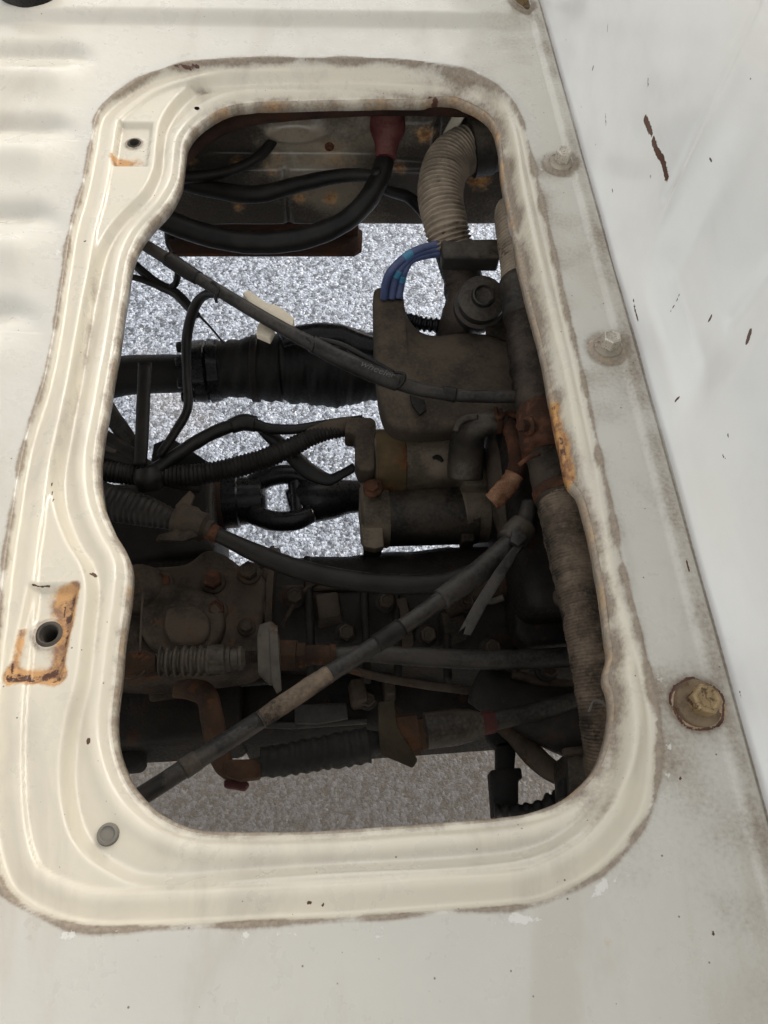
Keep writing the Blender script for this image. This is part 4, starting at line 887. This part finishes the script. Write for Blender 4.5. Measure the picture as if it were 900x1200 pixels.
# ------------------------------------------------------------------ diagonal grey cable and zip tie
t = thing('shift_cable', P(400, 790, -.15), 'long grey cable slanting over the gearbox into the corner', 'cable')
dg_ = [(120, 962, -.11, 11), (162, 936, -.115, 11), (220, 898, -.12, 11), (300, 847, -.13, 11), (370, 800, -.14, 10.5), (430, 762, -.145, 10), (490, 722, -.15, 10), (525, 697, -.155, 11), (565, 668, -.158, 12), (600, 638, -.16, 12), (612, 622, -.16, 11), (620, 590, -.165, 9)]
tube('sheath', dg_, 'cable', t, 120, 16)
tube('worn_section', [(306, 843, -.1305, 11.4), (340, 820, -.135, 11.6), (385, 790, -.141, 11.2)], 'hose_dirty', t, 24, 16, lump=.03)
tube('dark_section', [(120, 962, -.1105, 11.3), (200, 911, -.1185, 11.3), (304, 844, -.1305, 11.3)], 'rubber', t, 40, 16)
tube('end_sleeve', [(516, 703, -.1545, 13), (560, 671, -.158, 14), (604, 634, -.16, 14)], 'cable', t, 30, 16)
tube('collar', [(596, 636, -.16, 17), (606, 625, -.16, 18), (614, 615, -.16, 16)], 'plastic', t, 12, 18)
tube('tape_wrap', [(440, 755, -.146, 11.4), (456, 745, -.147, 11.8), (470, 735, -.148, 11.3)], 'rubber', t, 10, 14, lump=.05)
tube('tape_wrap', [(214, 902, -.1197, 12.3), (232, 890, -.121, 12.6)], 'plastic', t, 8, 14, lump=.05)
t2 = thing('cable_tie', P(570, 690, -.15), 'flat grey cable tie with a dangling forked tail', 'cable tie')
slab('tie_tail', [(606, 634), (613, 638), (590, 678), (568, 714), (552, 744), (543, 743), (546, 734), (537, 741), (556, 706), (580, 668)], .0022, 'cable', t2, .0005, z=-.142)
slab('tie_head', [(600, 622), (610, 618), (618, 630), (608, 640), (598, 634)], .006, 'cable', t2, .001, z=-.139)
tag(tube('lever_rod', [(590, 700, -.16, 4), (575, 705, -.163, 4), (566, 700, -.165, 4)], 'plastic', None, 12, 8), 'short dark rod behind the dangling cable tie', 'rod')

# ------------------------------------------------------------------ upper selector cable: bellows, bracket, nut
t = thing('selector_cable', P(260, 775, -.22), 'selector cable end with dusty ribbed bellows and rusty nut', 'cable')
z = -.215
slab('clevis', [(132, 764), (170, 762), (182, 766), (183, 786), (170, 790), (132, 792)], .02, 'rust_shaded', t, .002, z=z + .01)
tube('clip_wire', [(134, 794, z + .012, 1.6), (150, 796, z + .012, 1.6), (163, 792, z + .012, 1.6), (170, 786, z + .012, 1.6)], 'cast', t, 16, 6)
tube('clip_wire', [(168, 692, z - .02, 1.5), (166, 720, z - .005, 1.5), (165, 745, z + .005, 1.5), (164, 766, z + .012, 1.5)], 'cast', t, 16, 6)
tube('rod', [(178, 775, z, 9), (200, 775, z, 9)], 'plastic', t, 6, 14)
tube('bellows', [(188, 775, z, 18), (248, 774, z, 18)], 'plastic', t, seg=26, rib=(.0072, .30))
a, b = P(244, 774, z), P(288, 771, z); rr = RM(18, a)
lathe('bellows_sleeve', a, b, [(0, rr * .95), (.1, rr), (.45, rr), (.5, rr * .8), (.6, rr * .8), (.62, rr * .66), (.8, rr * .62), (.82, rr * .78), (.9, rr * .76), (1, rr * .5)], 'plastic', t, 28)
tube('threaded_rod', [(280, 771, z, 8), (306, 770, z, 8)], 'cast', t, seg=14, rib=(.0016, .1))
slab('bracket', [(304, 731), (318, 727), (325, 734), (328, 752), (328, 793), (316, 802), (302, 788), (301, 745)], .007, 'steel', t, .0015, 2, z=z + .024)
slab('bracket_lip', [(315, 735), (325, 732), (330, 808), (324, 812), (318, 800)], .004, 'steel', t, .001, z=z + .026)
a, b = P(322, 768, z), P(358, 768, z); rr = RM(20, a)
lathe('lock_nut', a, b, [(0, rr * .95), (.02, rr), (.70, rr), (.73, rr * .85), (1, rr * .8)], 'rust_shaded', t, 6, smooth=False)
lathe('rusty_stem', P(355, 768, z), P(394, 767, z), [(0, rr * .62), (.8, rr * .55), (.85, rr * .65), (1, rr * .6)], 'rust_shaded', t, 18)
tube('outer_cable', [(390, 767, z, 8), (430, 766, z, 10), (480, 769, z, 11), (560, 773, z, 11.5), (630, 772, z, 12), (690, 768, z, 12), (740, 764, z, 12)], 'cable', t, 70, 16)

# ------------------------------------------------------------------ lower selector cable and rusty lever
t = thing('gear_lever_arm', P(260, 880, -.24), 'rusty brown bent lever arm ending in a red joint', 'lever')
z = -.235
tube('arm', [(206, 808, z - .02, 10), (226, 808, z - .01, 13), (242, 816, z, 14), (248, 840, z + .004, 15), (254, 870, z + .004, 15), (262, 896, z + .004, 13), (276, 908, z, 11)], 'rust_shaded', t, 60, 18, squash=(1, .55))
slab('joint_block', [(262, 890), (296, 889), (306, 896), (304, 911), (280, 914), (262, 908)], .014, 'rust_shaded', t, .002, z=z + .012)
slab('red_pin', [(262, 914), (272, 912), (286, 912), (292, 918), (286, 926), (276, 924), (262, 922)], .010, 'red_shaded', t, .0015, z=z)
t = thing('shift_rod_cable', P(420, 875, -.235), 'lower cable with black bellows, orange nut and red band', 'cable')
tube('yellow_link', [(282, 904, z, 11), (300, 900, z, 12), (312, 897, z, 12)], 'yellow_shaded', t, 12, 14)
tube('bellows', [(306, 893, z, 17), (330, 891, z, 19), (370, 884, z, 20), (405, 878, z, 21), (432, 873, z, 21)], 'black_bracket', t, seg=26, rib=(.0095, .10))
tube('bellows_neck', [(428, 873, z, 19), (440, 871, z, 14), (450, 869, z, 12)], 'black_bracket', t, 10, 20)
slab('washer_plate', [(443, 822), (462, 820), (466, 850), (490, 890), (484, 900), (466, 892), (446, 884), (443, 850)], .004, 'yellow_shaded', t, .002, z=z + .020)
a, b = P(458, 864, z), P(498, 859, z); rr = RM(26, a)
lathe('orange_nut', a, b, [(0, rr * .95), (.03, rr), (.78, rr), (.8, rr * .8), (1, rr * .72)], 'rust_shaded', t, 6, smooth=False)
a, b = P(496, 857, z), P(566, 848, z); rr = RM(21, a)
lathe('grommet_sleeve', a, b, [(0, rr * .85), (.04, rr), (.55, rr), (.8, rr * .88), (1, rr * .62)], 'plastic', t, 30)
lathe('red_band', P(564, 848, z), P(580, 846, z), [(0, rr * .58), (.1, rr * .66), (.9, rr * .6), (1, rr * .55)], 'red_shaded', t, 24)
tube('outer_cable', [(576, 846, z, 11), (610, 838, z, 11), (650, 828, z, 11), (700, 815, z, 11), (750, 800, z, 11)], 'cable', t, 40, 16)

# ------------------------------------------------------------------ lower right corner
t = thing('sensor_bracket', P(600, 920, -.3), 'black sensor bracket and connector over the lower asphalt', 'bracket')
z = -.29
slab('stem', [(582, 870), (606, 866), (603, 905), (582, 905)], .012, 'black_bracket', t, .0015, z=z)
slab('mount', [(568, 852), (596, 846), (614, 858), (608, 876), (582, 878), (572, 866)], .015, 'black_bracket', t, .003, z=z)
slab('connector', [(575, 902), (611, 899), (613, 912), (608, 914), (608, 940), (600, 956), (579, 957)], .022, 'black_bracket', t, .002, z=z + .004)
tube('ribbed_lead', [(580, 950, z + .01, 9), (610, 950, z + .01, 9), (630, 946, z + .01, 8), (646, 944, z + .01, 16), (668, 938, z + .01, 15), (700, 930, z + .01, 14)], 'black_bracket', t, seg=16, rib=(.010, .34))
tag(tube('curved_hose', [(585, 846, -.275, 11), (605, 862, -.275, 13), (625, 885, -.272, 14), (650, 905, -.27, 13), (680, 910, -.268, 12), (720, 905, -.265, 12)], 'cast', None, 50, 16, squash=(1, .7)), 'curved dusty hose sweeping down beside the sensor bracket', 'hose')
t = thing('relay_box', P(690, 910, -.22), 'dark relay box with ridged lid under the wrapped hose', 'box')
slab('case', [(664, 880), (705, 876), (720, 890), (720, 960), (668, 962)], .05, 'plastic', t, .003, z=-.21)
slab('lid', [(660, 876), (704, 872), (706, 880), (662, 885)], .008, 'cast', t, .0015, z=-.203)
slab('rib', [(658, 912), (668, 910), (668, 935), (658, 936)], .02, 'black_bracket', t, .002, z=-.215)

# ------------------------------------------------------------------ black rubber buffer at the far edge of the bed floor
t = thing('rubber_buffer', P(30, -2, .006), 'round black rubber buffer on the ribbed bed floor', 'buffer')
c = P(36, -9, .006); c[2] = .004
lathe('pad', c, c + np.array([0, 0, .022]), [(0, .0325), (.12, .033), (.35, .031), (.8, .030), (.95, .028), (1, .024), (.85, .012), (.85, .001)], 'black_gloss', t, 40)
